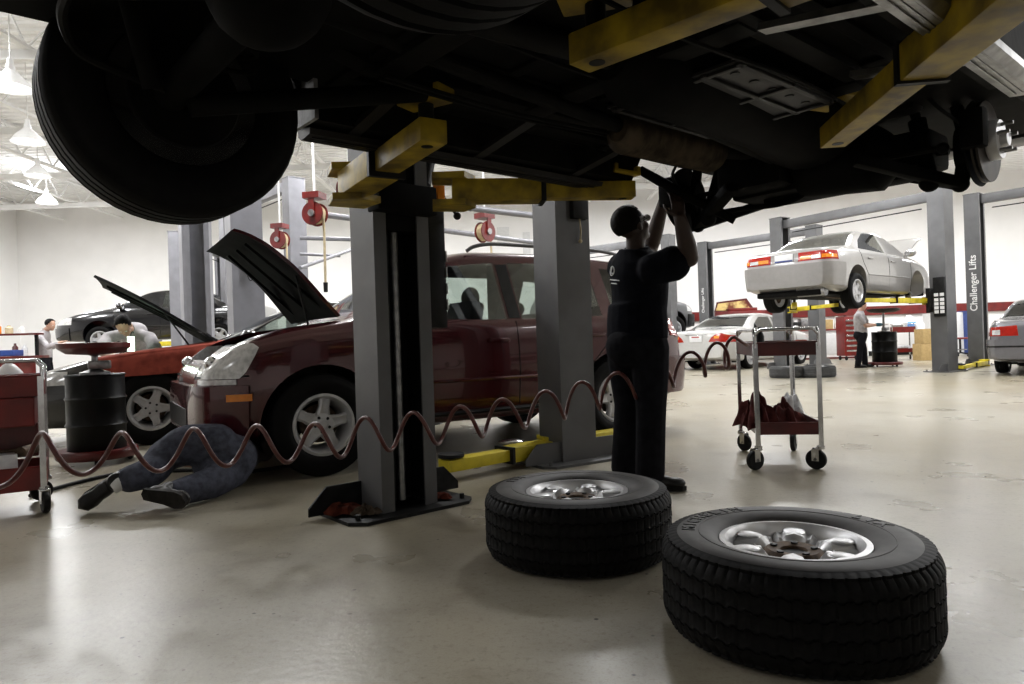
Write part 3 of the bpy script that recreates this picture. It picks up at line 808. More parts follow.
    if hair:
        mb = MB(); mb.ball(L(0, -.016, .036), (.083*s, .103*s, .090*s), 28, 20, hm)
        f = Vector(J['face']).normalized(); u = (Vector(J['up'])-f*Vector(J['up']).dot(f)).normalized()
        c = L(0, -.016, .036)
        bmesh.ops.delete(mb.bm, geom=[v for v in mb.bm.verts if (v.co-c).dot(f)/s > .045+.35*((v.co-c).dot(u)/s) or (v.co-c).dot(u)/s < -.062], context='VERTS')
        me = thick(mb, .008, 0); me.transform(wm(root).inverted()); link(me, 'hair', M['hair'], root)
    return root, L, hm, body
def shoe(root, ankle, toe, s=1.0, vox=.009, up=None, mname='shoe'):
    t = Vector(toe).normalized(); u = Vector(up) if up else V(0, 0, 1); u = (u-t*u.dot(t)).normalized(); sd = t.cross(u)
    m = Matrix((t, sd, u)).transposed().to_4x4()
    a = Vector(ankle)
    mb = MB()
    mb.ball(a-u*.045*s-t*.02*s, (.062*s, .042*s, .05*s), 16, 10, m); mb.ball(a-u*.055*s+t*.06*s, (.10*s, .044*s, .040*s), 16, 10, m)
    mb.ball(a-u*.058*s+t*.14*s, (.062*s, .047*s, .034*s), 16, 10, m); mb.cyl(a-u*.05*s, a+u*.03*s, .046*s, .048*s, 16)
    me = remesh(mb, min(vox, .009), 4); me.transform(wm(root).inverted())
    o = link(me, 'shoe', M[mname], root, angle=180)
    mb = MB(); pts = [(-.085, 0), (-.07, .032), (-.02, .034), (.06, .042), (.13, .048), (.18, .036), (.205, 0), (.18, -.04), (.13, -.048), (.06, -.036), (-.02, -.034), (-.07, -.032)]
    mb.prism(pts, -.098, -.074, fr=lambda p, q, d: tuple(a+(t*p+sd*q+u*d)*s))
    mb.build('shoe_sole', M['sole'], o, world=True)
    return o
# ================================================================ camera
cam = bpy.data.cameras.new('camera'); cam.sensor_width = 36; cam.lens = FPX/1024*36; cam.clip_start = .05; cam.clip_end = 200
co = bpy.data.objects.new('camera', cam); COL.objects.link(co)
co.matrix_world = Matrix(((CR, SR, 0, 0), (0, 0, -1, 0), (-SR, CR, 0, H), (0, 0, 0, 1)))
sc.camera = co
sc.view_settings.view_transform = 'Standard'; sc.view_settings.look = 'None'; sc.view_settings.gamma = 1; sc.view_settings.use_curve_mapping = False
sc.view_settings.exposure = EXPOSURE
# ================================================================ setting
def struct(o): o['kind'] = 'structure'; return o
def floor_mat():
    m = bpy.data.materials.new('painted_concrete'); m.use_nodes = True; nt = m.node_tree; b = nt.nodes['Principled BSDF']
    tc = nt.nodes.new('ShaderNodeTexCoord')
    def noise(sc_, det, rough=.5):
        n = nt.nodes.new('ShaderNodeTexNoise'); n.inputs['Scale'].default_value = sc_; n.inputs['Detail'].default_value = det; n.inputs['Roughness'].default_value = rough
        nt.links.new(tc.outputs['Object'], n.inputs['Vector']); return n
    def ramp(src, stops):
        r = nt.nodes.new('ShaderNodeValToRGB'); e = r.color_ramp.elements
        e[0].position, e[0].color = stops[0][0], (*stops[0][1], 1); e[1].position, e[1].color = stops[-1][0], (*stops[-1][1], 1)
        for p, c in stops[1:-1]: k = e.new(p); k.color = (*c, 1)
        nt.links.new(src, r.inputs['Fac']); return r
    def mix(a, bb, f, mode='MULTIPLY'):
        x = nt.nodes.new('ShaderNodeMix'); x.data_type = 'RGBA'; x.blend_type = mode
        if isinstance(f, float): x.inputs['Factor'].default_value = f
        else: nt.links.new(f, x.inputs['Factor'])
        nt.links.new(a, x.inputs[6]); nt.links.new(bb, x.inputs[7]); return x.outputs[2]
    base = ramp(noise(.7, 6, .6).outputs['Fac'], [(.3, (.300, .277, .222)), (.5, (.345, .321, .262)), (.7, (.385, .362, .300))])
    mid = ramp(noise(3.2, 8, .65).outputs['Fac'], [(.30, (.70, .67, .62)), (.5, (1, 1, 1)), (.75, (1.0, .99, .97))])
    fine = ramp(noise(42, 4, .6).outputs['Fac'], [(.32, (.72, .69, .64)), (.46, (1, 1, 1)), (.7, (1, 1, 1))])
    v = nt.nodes.new('ShaderNodeTexVoronoi'); v.inputs['Scale'].default_value = 9; v.inputs['Randomness'].default_value = 1; nt.links.new(tc.outputs['Object'], v.inputs['Vector'])
    sp = ramp(v.outputs['Distance'], [(.05, (.06, .045, .035)), (.085, (1, 1, 1)), (.9, (1, 1, 1))])
    msk = ramp(noise(.55, 3).outputs['Fac'], [(.42, (0, 0, 0)), (.52, (1, 1, 1))])
    v2 = nt.nodes.new('ShaderNodeTexVoronoi'); v2.inputs['Scale'].default_value = 21; nt.links.new(tc.outputs['Object'], v2.inputs['Vector'])
    sp2 = ramp(v2.outputs['Distance'], [(.06, (.25, .21, .17)), (.12, (1, 1, 1)), (.9, (1, 1, 1))])
    msk2 = ramp(noise(1.1, 4).outputs['Fac'], [(.46, (0, 0, 0)), (.58, (1, 1, 1))])
    gr = ramp(noise(130, 3, .7).outputs['Fac'], [(.30, (.74, .72, .68)), (.5, (1, 1, 1)), (.72, (1.0, 1.0, 1.0))])
    st = ramp(noise(.33, 5, .6).outputs['Fac'], [(.28, (.70, .63, .48)), (.60, (1, 1, 1)), (.9, (1, 1, 1))])
    c = mix(base.outputs['Color'], mid.outputs['Color'], .8); c = mix(c, sp2.outputs['Color'], msk2.outputs['Color']); c = mix(c, gr.outputs['Color'], .75); c = mix(c, st.outputs['Color'], .8); c = mix(c, fine.outputs['Color'], .7); c = mix(c, sp.outputs['Color'], msk.outputs['Color'])
    nt.links.new(c, b.inputs['Base Color'])
    rr = nt.nodes.new('ShaderNodeMapRange'); nt.links.new(noise(1.6, 6).outputs['Fac'], rr.inputs['Value']); rr.inputs['To Min'].default_value = .20; rr.inputs['To Max'].default_value = .40
    nt.links.new(rr.outputs[0], b.inputs['Roughness'])
    bp = nt.nodes.new('ShaderNodeBump'); bp.inputs['Strength'].default_value = .10; bp.inputs['Distance'].default_value = .01
    nt.links.new(noise(30, 5).outputs['Fac'], bp.inputs['Height']); nt.links.new(bp.outputs['Normal'], b.inputs['Normal'])
    return m
X0, X1, Y0, Y1, ZC = -16.8, 21.0, -6.0, 23.6, 6.2
M['wall'] = mat('white_wall_paint', (.86, .85, .84), .7, var=.03, scale=1.5)
M['ceil'] = mat('white_ceiling_paint', (.88, .88, .88), .6, var=.05, scale=2)
struct(MB().box(((X0+X1)/2, (Y0+Y1)/2, -.05), (X1-X0, Y1-Y0, .1)).build('floor', floor_mat(), smooth=False))
struct(MB().box(((X0+X1)/2, Y1+.1, ZC/2), (X1-X0+.4, .2, ZC)).build('wall_back', M['wall'], smooth=False))
struct(MB().box((X0-.1, (Y0+Y1)/2, ZC/2), (.2, Y1-Y0, ZC)).build('wall_left', M['wall'], smooth=False))
struct(MB().box((X1+.1, (Y0+Y1)/2, ZC/2), (.2, Y1-Y0, ZC)).build('wall_right', M['wall'], smooth=False))
struct(MB().box(((X0+X1)/2, Y0-.1, ZC/2), (X1-X0+.4, .2, ZC)).build('wall_front', M['wall'], smooth=False))
# ribbed steel deck ceiling
mb = MB(); n = 0; y = Y0
poly = []
while y < Y1:
    poly += [(y, ZC), (y+.10, ZC), (y+.13, ZC+.05), (y+.20, ZC+.05), (y+.23, ZC)]; y += .25
poly += [(Y1, ZC), (Y1, ZC+.12), (Y0, ZC+.12)]
mb.prism(poly, X0, X1, fr=lambda a, b, d: (d, a, b)); struct(mb.build('ceiling', M['ceil'], smooth=False))
# open web joists and pipes, each its own beam
for i, x in enumerate((-15.2, -13.2, -11.2, -9.2, -7.2, -5.2, -3.2, -1.2, .8, 2.8, 4.8, 6.8)):
    mb = MB(); zt, zb = ZC-.03, ZC-.62
    mb.box((x, (2+Y1)/2, zt), (.11, Y1-2, .06)); mb.box((x, (2+Y1)/2, zb), (.11, Y1-2, .05))
    yy = 2.2; s = 1
    while yy < Y1-.7:
        mb.bar((x, yy, zt if s > 0 else zb), (x, yy+.55, zb if s > 0 else zt), .03, .03, up=(1, 0, 0)); yy += .55; s = -s
    o = mb.build('trim_%d' % (i+1), M['ceil'], smooth=False); struct(o); o['label'] = 'white open web roof joist'
k = 20
for y in (7, 10.5, 14, 17.5, 21):
    o = struct(MB().box(((X0+8)/2, y, ZC-.72), (8-X0, .10, .14)).build('trim_%d' % k, M['ceil'], smooth=False)); k += 1
struct(MB().box(((4.5+X1)/2, Y1-.06, 1.54), (X1-4.5, .10, .30), bev=.01).build('trim_30', M['red'], smooth=False))
struct(MB().box((X0+.02, (Y0+Y1)/2, .08), (.03, Y1-Y0, .16)).build('baseboard_left', M['black'], smooth=False))
struct(MB().box(((X0+X1)/2, Y1-.02, .08), (X1-X0, .03, .16)).build('baseboard_back', M['black'], smooth=False))
# ================================================================ lamps
M['lampglow'] = mat('lamp_glow', (1, 1, 1), .5, var=0, emit=((1, .99, .97), 9))
M['lampwhite'] = mat('lamp_reflector', (.9, .9, .9), .35, var=.03)
def pendant(loc, label, first=None, zc=ZC-.70):
    if first is None:
        r = thing('pendant_lamp', label, 'lamp', loc, 0, 'high bay pendant lamps')
        sh = MB().lathe([(.055, .30), (.06, .24), (.10, .20), (.20, .10), (.265, 0), (.275, -.01), (.268, -.01), (.19, .09), (.09, .185), (.05, .20)], seg=36).build('lamp_shade', M['lampwhite'], r)
        MB().cyl((0, 0, .28), (0, 0, .40), .05, .035, 16).build('lamp_housing', M['lampwhite'], r)
        MB().tube([(0, 0, .38), (0, 0, ZC+.03-loc[2])], .008, 6).build('cord', M['white'], r)
        MB().ball((0, 0, .06), (.085, .085, .10)).build('bulb', M['lampglow'], r)
        return r
    return dup(first, loc, label=label)
lamps = []
LP = [(P(11, 88, 9.4), 'nearest of the pendant lamps at the left, dome shaded, beside the raised wheel'), (P(28, 142, 12.2), 'second pendant lamp going back along the left wall'), (P(38, 176, 15.4), 'third pendant lamp going back along the left wall'), (P(47, 203, 19.3), 'farthest and smallest pendant lamp near the back left corner')]
f = None
for loc, lab in LP:
    o = pendant(loc, lab, f); f = f or o
def area(loc, size, power, col=(.985, .99, 1), rot=None, name='ceiling_light'):
    l = bpy.data.lights.new(name, 'AREA'); l.shape = 'DISK'; l.size = size; l.energy = power; l.color = col
    o = bpy.data.objects.new(name, l); COL.objects.link(o); o.location = loc
    if rot: o.rotation_euler = rot
    return o
for loc, _ in LP: area(loc-V(0, 0, .03), .5, LK*60)
for x, y, e in LIGHTS:
    area((x, y, 5.45), 1.1, LK*e)
    if y > 5: area((x, y, 5.50), .8, LK*e*UPK, rot=(PI, 0, 0), name='added_uplight')  # extra unseen upward lights, added to brighten the ceiling
w = bpy.data.worlds.new('world'); sc.world = w; w.use_nodes = True
w.node_tree.nodes['Background'].inputs[0].default_value = (.9, .95, 1, 1); w.node_tree.nodes['Background'].inputs[1].default_value = .3
# ================================================================ the raised dark SUV overhead and its lift
ANG = R(40.5); dU, dO = V(math.cos(ANG), math.sin(ANG), 0), V(-math.sin(ANG), math.cos(ANG), 0)
CA = V(-1.06, 2.13, 0)-dO*.775
def LXp(u, v, z): return CA+dU*u+dO*v+V(0, 0, z)
LX = dict(top=[(-2.55, .62), (-2.54, .95), (-2.5, 1.2), (-2.42, 1.6), (-2.3, 1.80), (-2.0, 1.87), (-.2, 1.88), (.15, 1.84), (.75, 1.40), (.95, 1.24), (1.1, 1.20), (2.1, 1.10), (2.28, .95), (2.33, .66)],
          belt=[(-2.55, 1.0), (-1.5, 1.16), (0, 1.14), (1, 1.1), (2.33, .9)], bot=[(-2.55, .56), (-2.3, .50), (2.0, .48), (2.33, .56)],
          hw=[(-2.55, .82), (-2.45, .92), (-1.8, .965), (0, .97), (1.5, .965), (2.0, .92), (2.2, .8), (2.33, .62)], tumble=.30)
ZR = 1.345
lx = thing('suv', 'dark four wheel drive raised overhead on the lift, seen from below with two wheels off', 'car', LXp(1.425, 0, ZR), ANG)
M['lxp'] = mat('dark_suv_paint', (.008, .008, .010), .3, .2, var=.1, coat=.3)
c = Car(LX); bd = c.solid()
arch = MB()
for sx, ra in ((-1.425, .475), (1.40, .50)):
    for sy in (1, -1): arch.cyl((sx, sy*.50, .40), (sx, sy*1.3, .40), ra, ra, 40)
bd = boolean(bd, arch.rm(), 'DIFFERENCE')
body = link(bd, 'body', M['lxp'], lx)
for p in bd.polygons:
    pass
for sy in (1, -1):
    for nm, poly in (('front', [(.72, 1.20), (.22, 1.66), (-.2, 1.70), (-.2, 1.19)]), ('rear', [(-.32, 1.19), (-.32, 1.70), (-1.15, 1.70), (-1.2, 1.2)]), ('quarter', [(-1.32, 1.2), (-1.28, 1.68), (-2.1, 1.66), (-2.25, 1.24)])):
        c.patch(MB().prism(poly, sy*.45, sy*1.2), 'side_window', M['glassd'] if False else M['black'], lx, .004)
U = lambda u: u-1.425
Z = lambda z: z-ZR
# floor pan skin with pressed ribs
mb = MB(); mb.box((0, 0, .478), (4.2, 1.5, .02))
for y in (-.62, -.3, .28, .62): mb.box((U(1.4), y, .462), (1.7, .05, .024), bev=.008)
for x in (U(.55), U(1.0), U(1.45), U(1.95)): mb.box((x, 0, .464), (.05, 1.46, .022), bev=.008)
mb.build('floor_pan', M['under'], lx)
for s in (1, -1):
    mb = MB().tube([(U(-.9), s*.47, .46), (U(-.45), s*.47, .46), (U(-.2), s*.47, .56), (U(.2), s*.47, .56), (U(.55), s*.47, .43), (U(2.0), s*.47, .43), (U(2.4), s*.45, .52), (U(3.3), s*.44, .52)], .001)
    mb = MB(); pts = [(-.9, .54), (-.45, .54), (-.2, .60), (.2, .60), (.55, .50), (2.0, .50), (2.4, .56), (3.3, .56)]
    for (a, za), (b, zb) in zip(pts, pts[1:]): mb.bar((U(a)-.01, s*.47, za), (U(b)+.01, s*.47, zb), .085, .13, bev=.012)
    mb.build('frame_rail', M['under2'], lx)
    mb = MB(); mb.prism([(U(.50), .36), (U(2.28), .36), (U(2.38), .52), (U(.42), .52)], s*.80, s*.935); 
    mb.build('rocker_panel', M['under2'], lx)
    mb = MB()
    sec = [(-.05, .0), (-.045, -.022), (.03, -.03), (.055, -.012), (.055, .012), (.03, .02)]
    mb.prism([(s*(.90+a), .345+b) for a, b in sec], U(.52), U(2.30), fr=lambda a, b, d: (d, a, b))
    for y in (-.02, 0, .02): mb.box((U(1.4), s*(.90+y), .318), (1.72, .006, .006))
    for x in (.7, 1.3, 1.9): mb.bar((U(x), s*.5, .42), (U(x), s*.9, .35), .05, .02)
    mb.build('running_board', M['steel'] if s < 0 else M['plate'], lx)
for x, z in ((-.62, .52), (.62, .47), (1.28, .47), (2.05, .47), (2.60, .49)):
    MB().bar((U(x), -.47, z), (U(x), .47, z), .11, .09, bev=.015).build('crossmember', M['under2'], lx)
# gearbox, skid plate, drive shafts, exhaust
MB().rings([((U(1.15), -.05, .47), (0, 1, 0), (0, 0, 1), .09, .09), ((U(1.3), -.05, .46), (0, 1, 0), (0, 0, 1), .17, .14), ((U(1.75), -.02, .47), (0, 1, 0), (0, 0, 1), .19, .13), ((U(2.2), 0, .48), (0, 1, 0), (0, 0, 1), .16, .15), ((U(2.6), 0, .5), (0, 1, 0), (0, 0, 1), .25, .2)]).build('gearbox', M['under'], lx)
mb = MB(); pc = (U(1.72), -.10)
mb.box((pc[0], pc[1], .40), (.66, .56, .010))
for y in (-.26, -.13, .02, .15, .26): mb.box((pc[0], pc[1]+y, .392), (.64, .022, .016), bev=.005)
for x in (-.30, .02, .30): mb.box((pc[0]+x, pc[1], .392), (.022, .55, .016), bev=.005)
sk = mb.build('skid_plate', M['plate'], lx)
for i in range(5):
    for j in range(3): MB().cyl((pc[0]-.24+.12*i, pc[1]-.20+.19*j, .392), (pc[0]-.24+.12*i, pc[1]-.20+.19*j, .3965), .016, seg=12).build('drain_hole', M['black'], sk)
MB().tube([(U(.06), -.1, .36), (U(1.15), -.05, .45)], .038, 14).build('drive_shaft', M['under2'], lx)
MB().tube([(U(1.5), .12, .44), (U(2.55), .16, .38)], .032, 14).build('drive_shaft', M['under2'], lx)
mb = MB(); pr = []
for i in range(61): pr.append((.088+.006*(1 if i % 2 else -1), i*.011))
mu = MB().lathe([(0, -.03)]+[(.05, -.03)]+pr+[(.05, .69), (0, .69)], c=(U(1.62), .30, .385), axis=(.985, .02, .02), seg=32).build('muffler', mat('heat_shield', (.075, .055, .035), .5, .6, var=.6, scale=14), lx)
MB().tube(spline([(U(-.9), .45, .40), (U(-.3), .42, .44), (U(.2), .3, .50), (U(.8), .28, .44), (U(1.6), .30, .40)], 24), .03, 12).build('exhaust_pipe', M['under2'], lx)
MB().tube(spline([(U(2.28), .30, .40), (U(2.5), .28, .42), (U(2.8), .2, .50)], 14), .03, 12).build('exhaust_pipe', M['under2'], lx)
# long fuel and brake lines
for y, z in ((.40, .39), (-.38, .40), (.02, .43), (.36, .385)):
    MB().tube(spline([(U(.55), y, z), (U(1.1), y+.015, z-.01), (U(1.7), y-.01, z), (U(2.35), y+.03, z+.01)], 18), .008, 6).build('brake_line', M['under2'], lx)
# rear axle
mb = MB().tube([(U(0), -.70, .295), (U(0), .66, .295)], .045, 16); mb.ball((U(0), -.1, .31), (.13, .16, .13)); mb.build('rear_axle', M['under'], lx)
for s in (1, -1):
    MB().tube([(U(.02), s*.55, .24), (U(.75), s*.44, .40)], .032, 12).build('trailing_arm', M['under'], lx)
    MB().tube([(U(-.08), s*.52, .26), (U(-.2), s*.40, .62)], .028, 12).build('shock_absorber', M['under'], lx)
    mb = MB(); mb.tube([(U(.10)+.065*math.cos(a*2*PI), s*.42+.065*math.sin(a*2*PI), .33+.30*a/7) for a in [i/12 for i in range(85)]], .008, 6); mb.build('coil_spring', M['under'], lx)
MB().tube(spline([(U(-.25), -.55, .33), (U(-.30), -.4, .38), (U(-.30), .4, .38), (U(-.25), .55, .33), (U(-.02), .58, .28)], 30), .013, 8).build('stabilizer_bar', M['under2'], lx)
wheel_kind('big', .368, .25, .205, 6, 'pad')
wa = add_wheel('big', lx, (U(.05), .80, Z(1.665)), spin=.2, rimmat='chrome')
MB().lathe([(.05, -.08), (.158, -.08), (.165, -.06), (.165, -.045), (.05, -.045)], c=(U(.05), .765, Z(1.665)), axis=(0, 1, 0), seg=36, closed=True).build('brake_drum', M['under'], lx)
wb_ = add_wheel('big', lx, (U(-.05), -.775, Z(1.70)), flip=True, rimmat='chrome')
# front suspension: lower crossmember, arms, knuckles, discs
mb = MB(); mb.box((U(2.82), 0, Z(1.66)), (.26, .95, .16), bev=.03); mb.box((U(2.85), 0, Z(1.60)), (.14, .7, .10), bev=.03); mb.box((U(2.8), .30, Z(1.72)), (.5, .36, .24), bev=.05); mb.build('front_crossmember', M['under'], lx)
mb = MB().rings([((U(2.75), .1, Z(1.66)), (1, 0, 0), (0, 0, 1), .13, .12), ((U(2.75), -.25, Z(1.66)), (1, 0, 0), (0, 0, 1), .15, .15), ((U(2.75), -.35, Z(1.66)), (1, 0, 0), (0, 0, 1), .06, .06)]); mb.build('front_differential', M['under'], lx)
def disc_assembly(v, s, name='brake_disc', u0=2.78):
    cc = V(U(u0), v, Z(1.64)); ax = (0, s, 0)
    o = MB().lathe([(.06, 0), (.165, 0), (.165, .009), (.06, .009), (.06, .018), (.165, .018), (.165, .027), (.06, .027)], c=cc, axis=ax, seg=40, closed=True).build(name, mat('disc_iron', (.035, .028, .023), .5, .5, var=.5, scale=20), lx)
    mb = MB().lathe([(0, .095), (.032, .095), (.036, .07), (.045, .07), (.078, .07), (.082, .06), (.082, .03), (0, .03)], c=cc, axis=ax, seg=36)
    mb.build('wheel_hub', M['alloy'], o)
    for k in range(5):
        a = 2*PI*k/5+.4; q = cc+V(.058*math.cos(a), s*.07, .058*math.sin(a)); MB().cyl(q, q+V(0, s*.042, 0), .0075, seg=10).build('wheel_stud', M['steel'], o)
    mb = MB(); mb.lathe([(.06, -.02), (.172, -.02), (.178, -.012), (.172, -.014), (.06, -.014)], c=cc, axis=ax, seg=40, closed=True)
    mb.build('dust_shield', M['under'], lx)
    mb = MB(); mb.rings([(cc+V(0, -s*.01, 0), (1, 0, 0), (0, 0, 1), .06, .08), (cc+V(0, -s*.09, -.01), (1, 0, 0), (0, 0, 1), .055, .09)]); mb.tube([cc+V(0, -s*.06, -.06), cc+V(-.01, -s*.08, -.17)], [.035, .028], 10); mb.tube([cc+V(0, -s*.06, .06), cc+V(0, -s*.10, .22)], [.03, .022], 10); mb.build('knuckle', M['under'], lx)
    mb = MB(); mb.box(cc+V(-.145, s*.012, .03), (.075, .09, .16), bev=.02); mb.build('brake_caliper', M['under'], lx)
    e = cc+V(-.01, -s*.08, -.155)
    mb = MB(); mb.ball(e, .036); mb.bar(e, (U(2.52), v-s*.40, Z(1.62)), .07, .05, bev=.012); mb.bar(e, (U(3.02), v-s*.40, Z(1.62)), .07, .05, bev=.012); mb.build('control_arm', M['under'], lx)
    MB().tube([cc+V(.0, -s*.10, .2), (U(2.78), v-s*.36, Z(1.86))], .03, 10).build('control_arm', M['under'], lx)
    mb = MB().tube([e+V(-.05, -s*.10, .03), (U(2.72), v-s*.22, Z(1.78))], .036, 14); mb.tube([(U(2.72), v-s*.22, Z(1.78)), (U(2.72), v-s*.26, Z(1.95))], .02, 10); mb.ball(e+V(-.05, -s*.10, .02), .042); mb.build('shock_absorber', M['under'], lx)
    mb = MB().tube([cc+V(-.14, -s*.10, -.02), (U(2.66), v-s*.5, Z(1.64))], .013, 8); mb.ball(cc+V(-.14, -s*.10, -.02), .024); mb.build('tie_rod', M['under2'], lx)
    MB().tube([(U(2.78), v-s*.12, Z(1.64)), (U(2.75), v-s*.45, Z(1.65))], .022, 10).build('axle_shaft', M['under2'], lx)
    MB().tube(spline([cc+V(-.12, -s*.03, .06), cc+V(-.22, -s*.08, .12), cc+V(-.2, -s*.2, .24), (U(2.6), v-s*.34, Z(1.86))], 16), .008, 6).build('brake_hose', M['rubber'], lx)
MB().tube([P(640, 170, 3.74), P(672, 188, 3.69), P(735, 220, 3.64)], [.024, .028, .024], 12).build('torsion_bar', M['under'], lx, world=True)
disc_assembly(.76, 1, u0=2.70); disc_assembly(-.64, -1)
MB().tube(spline([P(703, 216, 3.75)-lx.location*0, P(740, 209, 3.65), P(775, 205, 3.5), P(798, 198, 3.4), P(815, 184, 3.32), P(848, 172, 3.2), P(900, 165, 3.05)], 40), .014, 10).build('stabilizer_bar', M['under'], lx, world=True)
# mud guard between the rear wheel and the sill, bumpers, tow ends
mb = MB().prism([(.70, .33), (.93, .33), (.96, .52), (.70, .55)], U(.47), U(.485), fr=lambda a, b, d: (d, a, b)); mb.build('mud_guard', mat('scuffed_grey', (.32, .32, .33), .5, var=.5, scale=14), lx, smooth=False)
mb = MB().box((U(-1.12), 0, .56), (.22, 1.75, .22), bev=.06); mb.build('rear_bumper', M['lxp'], lx)
mb = MB().box((U(3.72), 0, .58), (.22, 1.75, .24), bev=.06); mb.build('front_bumper', M['lxp'], lx)
# ---- its lift
L1 = thing('vehicle_lift', 'grey two post lift in the foreground holding up the dark four wheel drive', 'lift', (-.565, 3.66, 0))
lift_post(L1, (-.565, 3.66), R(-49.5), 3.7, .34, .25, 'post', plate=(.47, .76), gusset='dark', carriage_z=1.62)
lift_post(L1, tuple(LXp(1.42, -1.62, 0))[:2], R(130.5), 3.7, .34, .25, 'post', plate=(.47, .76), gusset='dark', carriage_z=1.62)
overhead(L1, LXp(1.42, 1.62, 0), LXp(1.42, -1.62, 0), 3.6, 3.6)
arm(L1, P(352, 172, 3.18), P(427, 140, 2.45), 1.57, .14, .11, pad_h=.065)
arm(L1, P(452, 190, 3.52), P(622, 184, 3.62), 1.60, .13, .11, pad_h=.035)
arm(L1, (1.13, 1.26), (1.30, 2.70), 1.60, .13, .11, pad_h=.07)
arm(L1, (.96, 1.14), (.25, 1.83), 1.60, .12, .11, pad_h=.07)
T = Matrix.Translation((-.565, 3.66, 0)) @ Matrix.Rotation(R(-49.5), 4, 'Z')
mb = MB(); mb.box((-.10, .225, 1.36), (.20, .11, .78), bev=.012); mb.cyl((-.1, .20, 1.78), (-.1, .24, 1.95), .055, seg=16); mb.xform(T); cb = mb.build('control_box', M['black'], L1, world=True)
for z in (1.10, 1.19, 1.28, 1.37): MB().box((-.03, .282, z), (.07, .003, .06)).xform(T).build('warning_sticker', M['num'], cb, world=True, smooth=False)
mb = MB(); mb.tube([(.02, .24, 1.72), (.03, .34, 1.60)], .008, 8); mb.ball((.03, .345, 1.595), .022); mb.xform(T); mb.build('lever', M['black'], cb, world=True)
mb = MB(); mb.box((.01, .24, 1.72), (.05, .05, .09), bev=.008); mb.xform(T); mb.build('valve', M['amber'], cb, world=True)
# ================================================================ loose wheels on the floor
wheel_kind('heroR', .39, .272, .203, 6, 'pad', True); wheel_kind('heroL', .385, .27, .20, 6, 'pad', True)
M['dusty'] = mat('dusty_sidewall', (.042, .038, .036), .62, var=.4, scale=10, bump=.08)
def loose(kind, loc, spin, tilt, label, Ro, w, letters):
    t, r, n, bk = WK[kind]
    root = thing('loose_wheel', label, 'wheel', loc, spin, 'wheels taken off the raised car')
    q = Matrix.Rotation(PI/2, 4, 'X')
    tm = t.copy(); tm.transform(q); link(tm, 'tire', [M['tyre'], M['dusty']], root)
    for f in tm.polygons:
        c_ = f.center; f.material_index = 1 if c_.z > w*.3 and math.hypot(c_.x, c_.y) < Ro*.885 else 0
    rm_ = r.copy(); rm_.transform(q); ro = link(rm_, 'rim', M['alloy'], root)
    k = Ro/.39
    for i in range(6):
        a = PI/2+2*PI*i/6
        c_ = V(math.cos(a), math.sin(a), 0)*.155*k; c_.z = w*.40-.008
        MB().ball(c_, (.048*k, .034*k, .007), 20, 10, Matrix.Rotation(a, 4, 'Z')).build('spoke_pad', M['alloy'], ro)
    mb = MB().lathe([(.030*k, w*.4-.045), (.040*k, w*.4-.022), (.075*k, w*.4-.018), (.088*k, w*.4-.028), (.090*k, w*.4-.05)], seg=30)
    mb.build('hub_face', M['rust'], ro)
    for i in range(5):
        a = 2*PI*i/5+.3; MB().cyl((.060*k*math.cos(a), .060*k*math.sin(a), w*.4-.024), (.060*k*math.cos(a), .060*k*math.sin(a), w*.4-.0145), .0105*k, seg=12).build('bolt_hole', M['black'], ro)
    mb = MB().lathe([(0, .0), (.045*k, .0), (.05*k, w*.4-.03), (.0, w*.4-.03)], seg=24); mb.build('hub_bore', M['dark'], ro)
    for s_, a0, rad, size in letters:
        stp = size*.80/rad
        for j, ch in enumerate(s_):
            if ch == ' ': continue
            a = a0-(j-(len(s_)-1)/2)*stp
            me = text_mesh(ch, size, .001)
            zz = w*.511+.0004
            sl = Matrix.Identity(4)
            me.transform(Matrix.Rotation(a-PI/2, 4, 'Z') @ Matrix.Translation((0, rad, zz)) @ sl)
            link(me, 'lettering', M['black'], root)
    # raised rings of the sidewall
    tr = Ro-.30*(Ro-r.vertices[0].co.length*0-.22)
    for rad, zz in ((.305*k, w*.505), (.275*k, w*.508)):
        mb = MB().tube([(rad*math.cos(2*PI*i/72), rad*math.sin(2*PI*i/72), zz-.001) for i in range(72)], .0022, 6, closed=True); mb.build('sidewall_ring', M['dusty'], root)
    root.rotation_euler = (tilt[0], tilt[1], spin)
    return root
TR = P(794, 560, 2.08)
loose('heroR', (TR.x, 2.08, .140), R(-23), (R(0), R(0)), 'nearest and largest loose wheel, flat on the floor at the right front', .39, .272, [('MICHELIN', R(158), .304, .056), ('LTX', R(42), .304, .060)])
TL = P(577, 500, 2.88)
loose('heroL', (TL.x, 2.88, .139), R(35), (0, 0), 'loose wheel lying flat on the floor by the standing mechanic', .385, .27, [('LTX', R(115), .294, .05)])
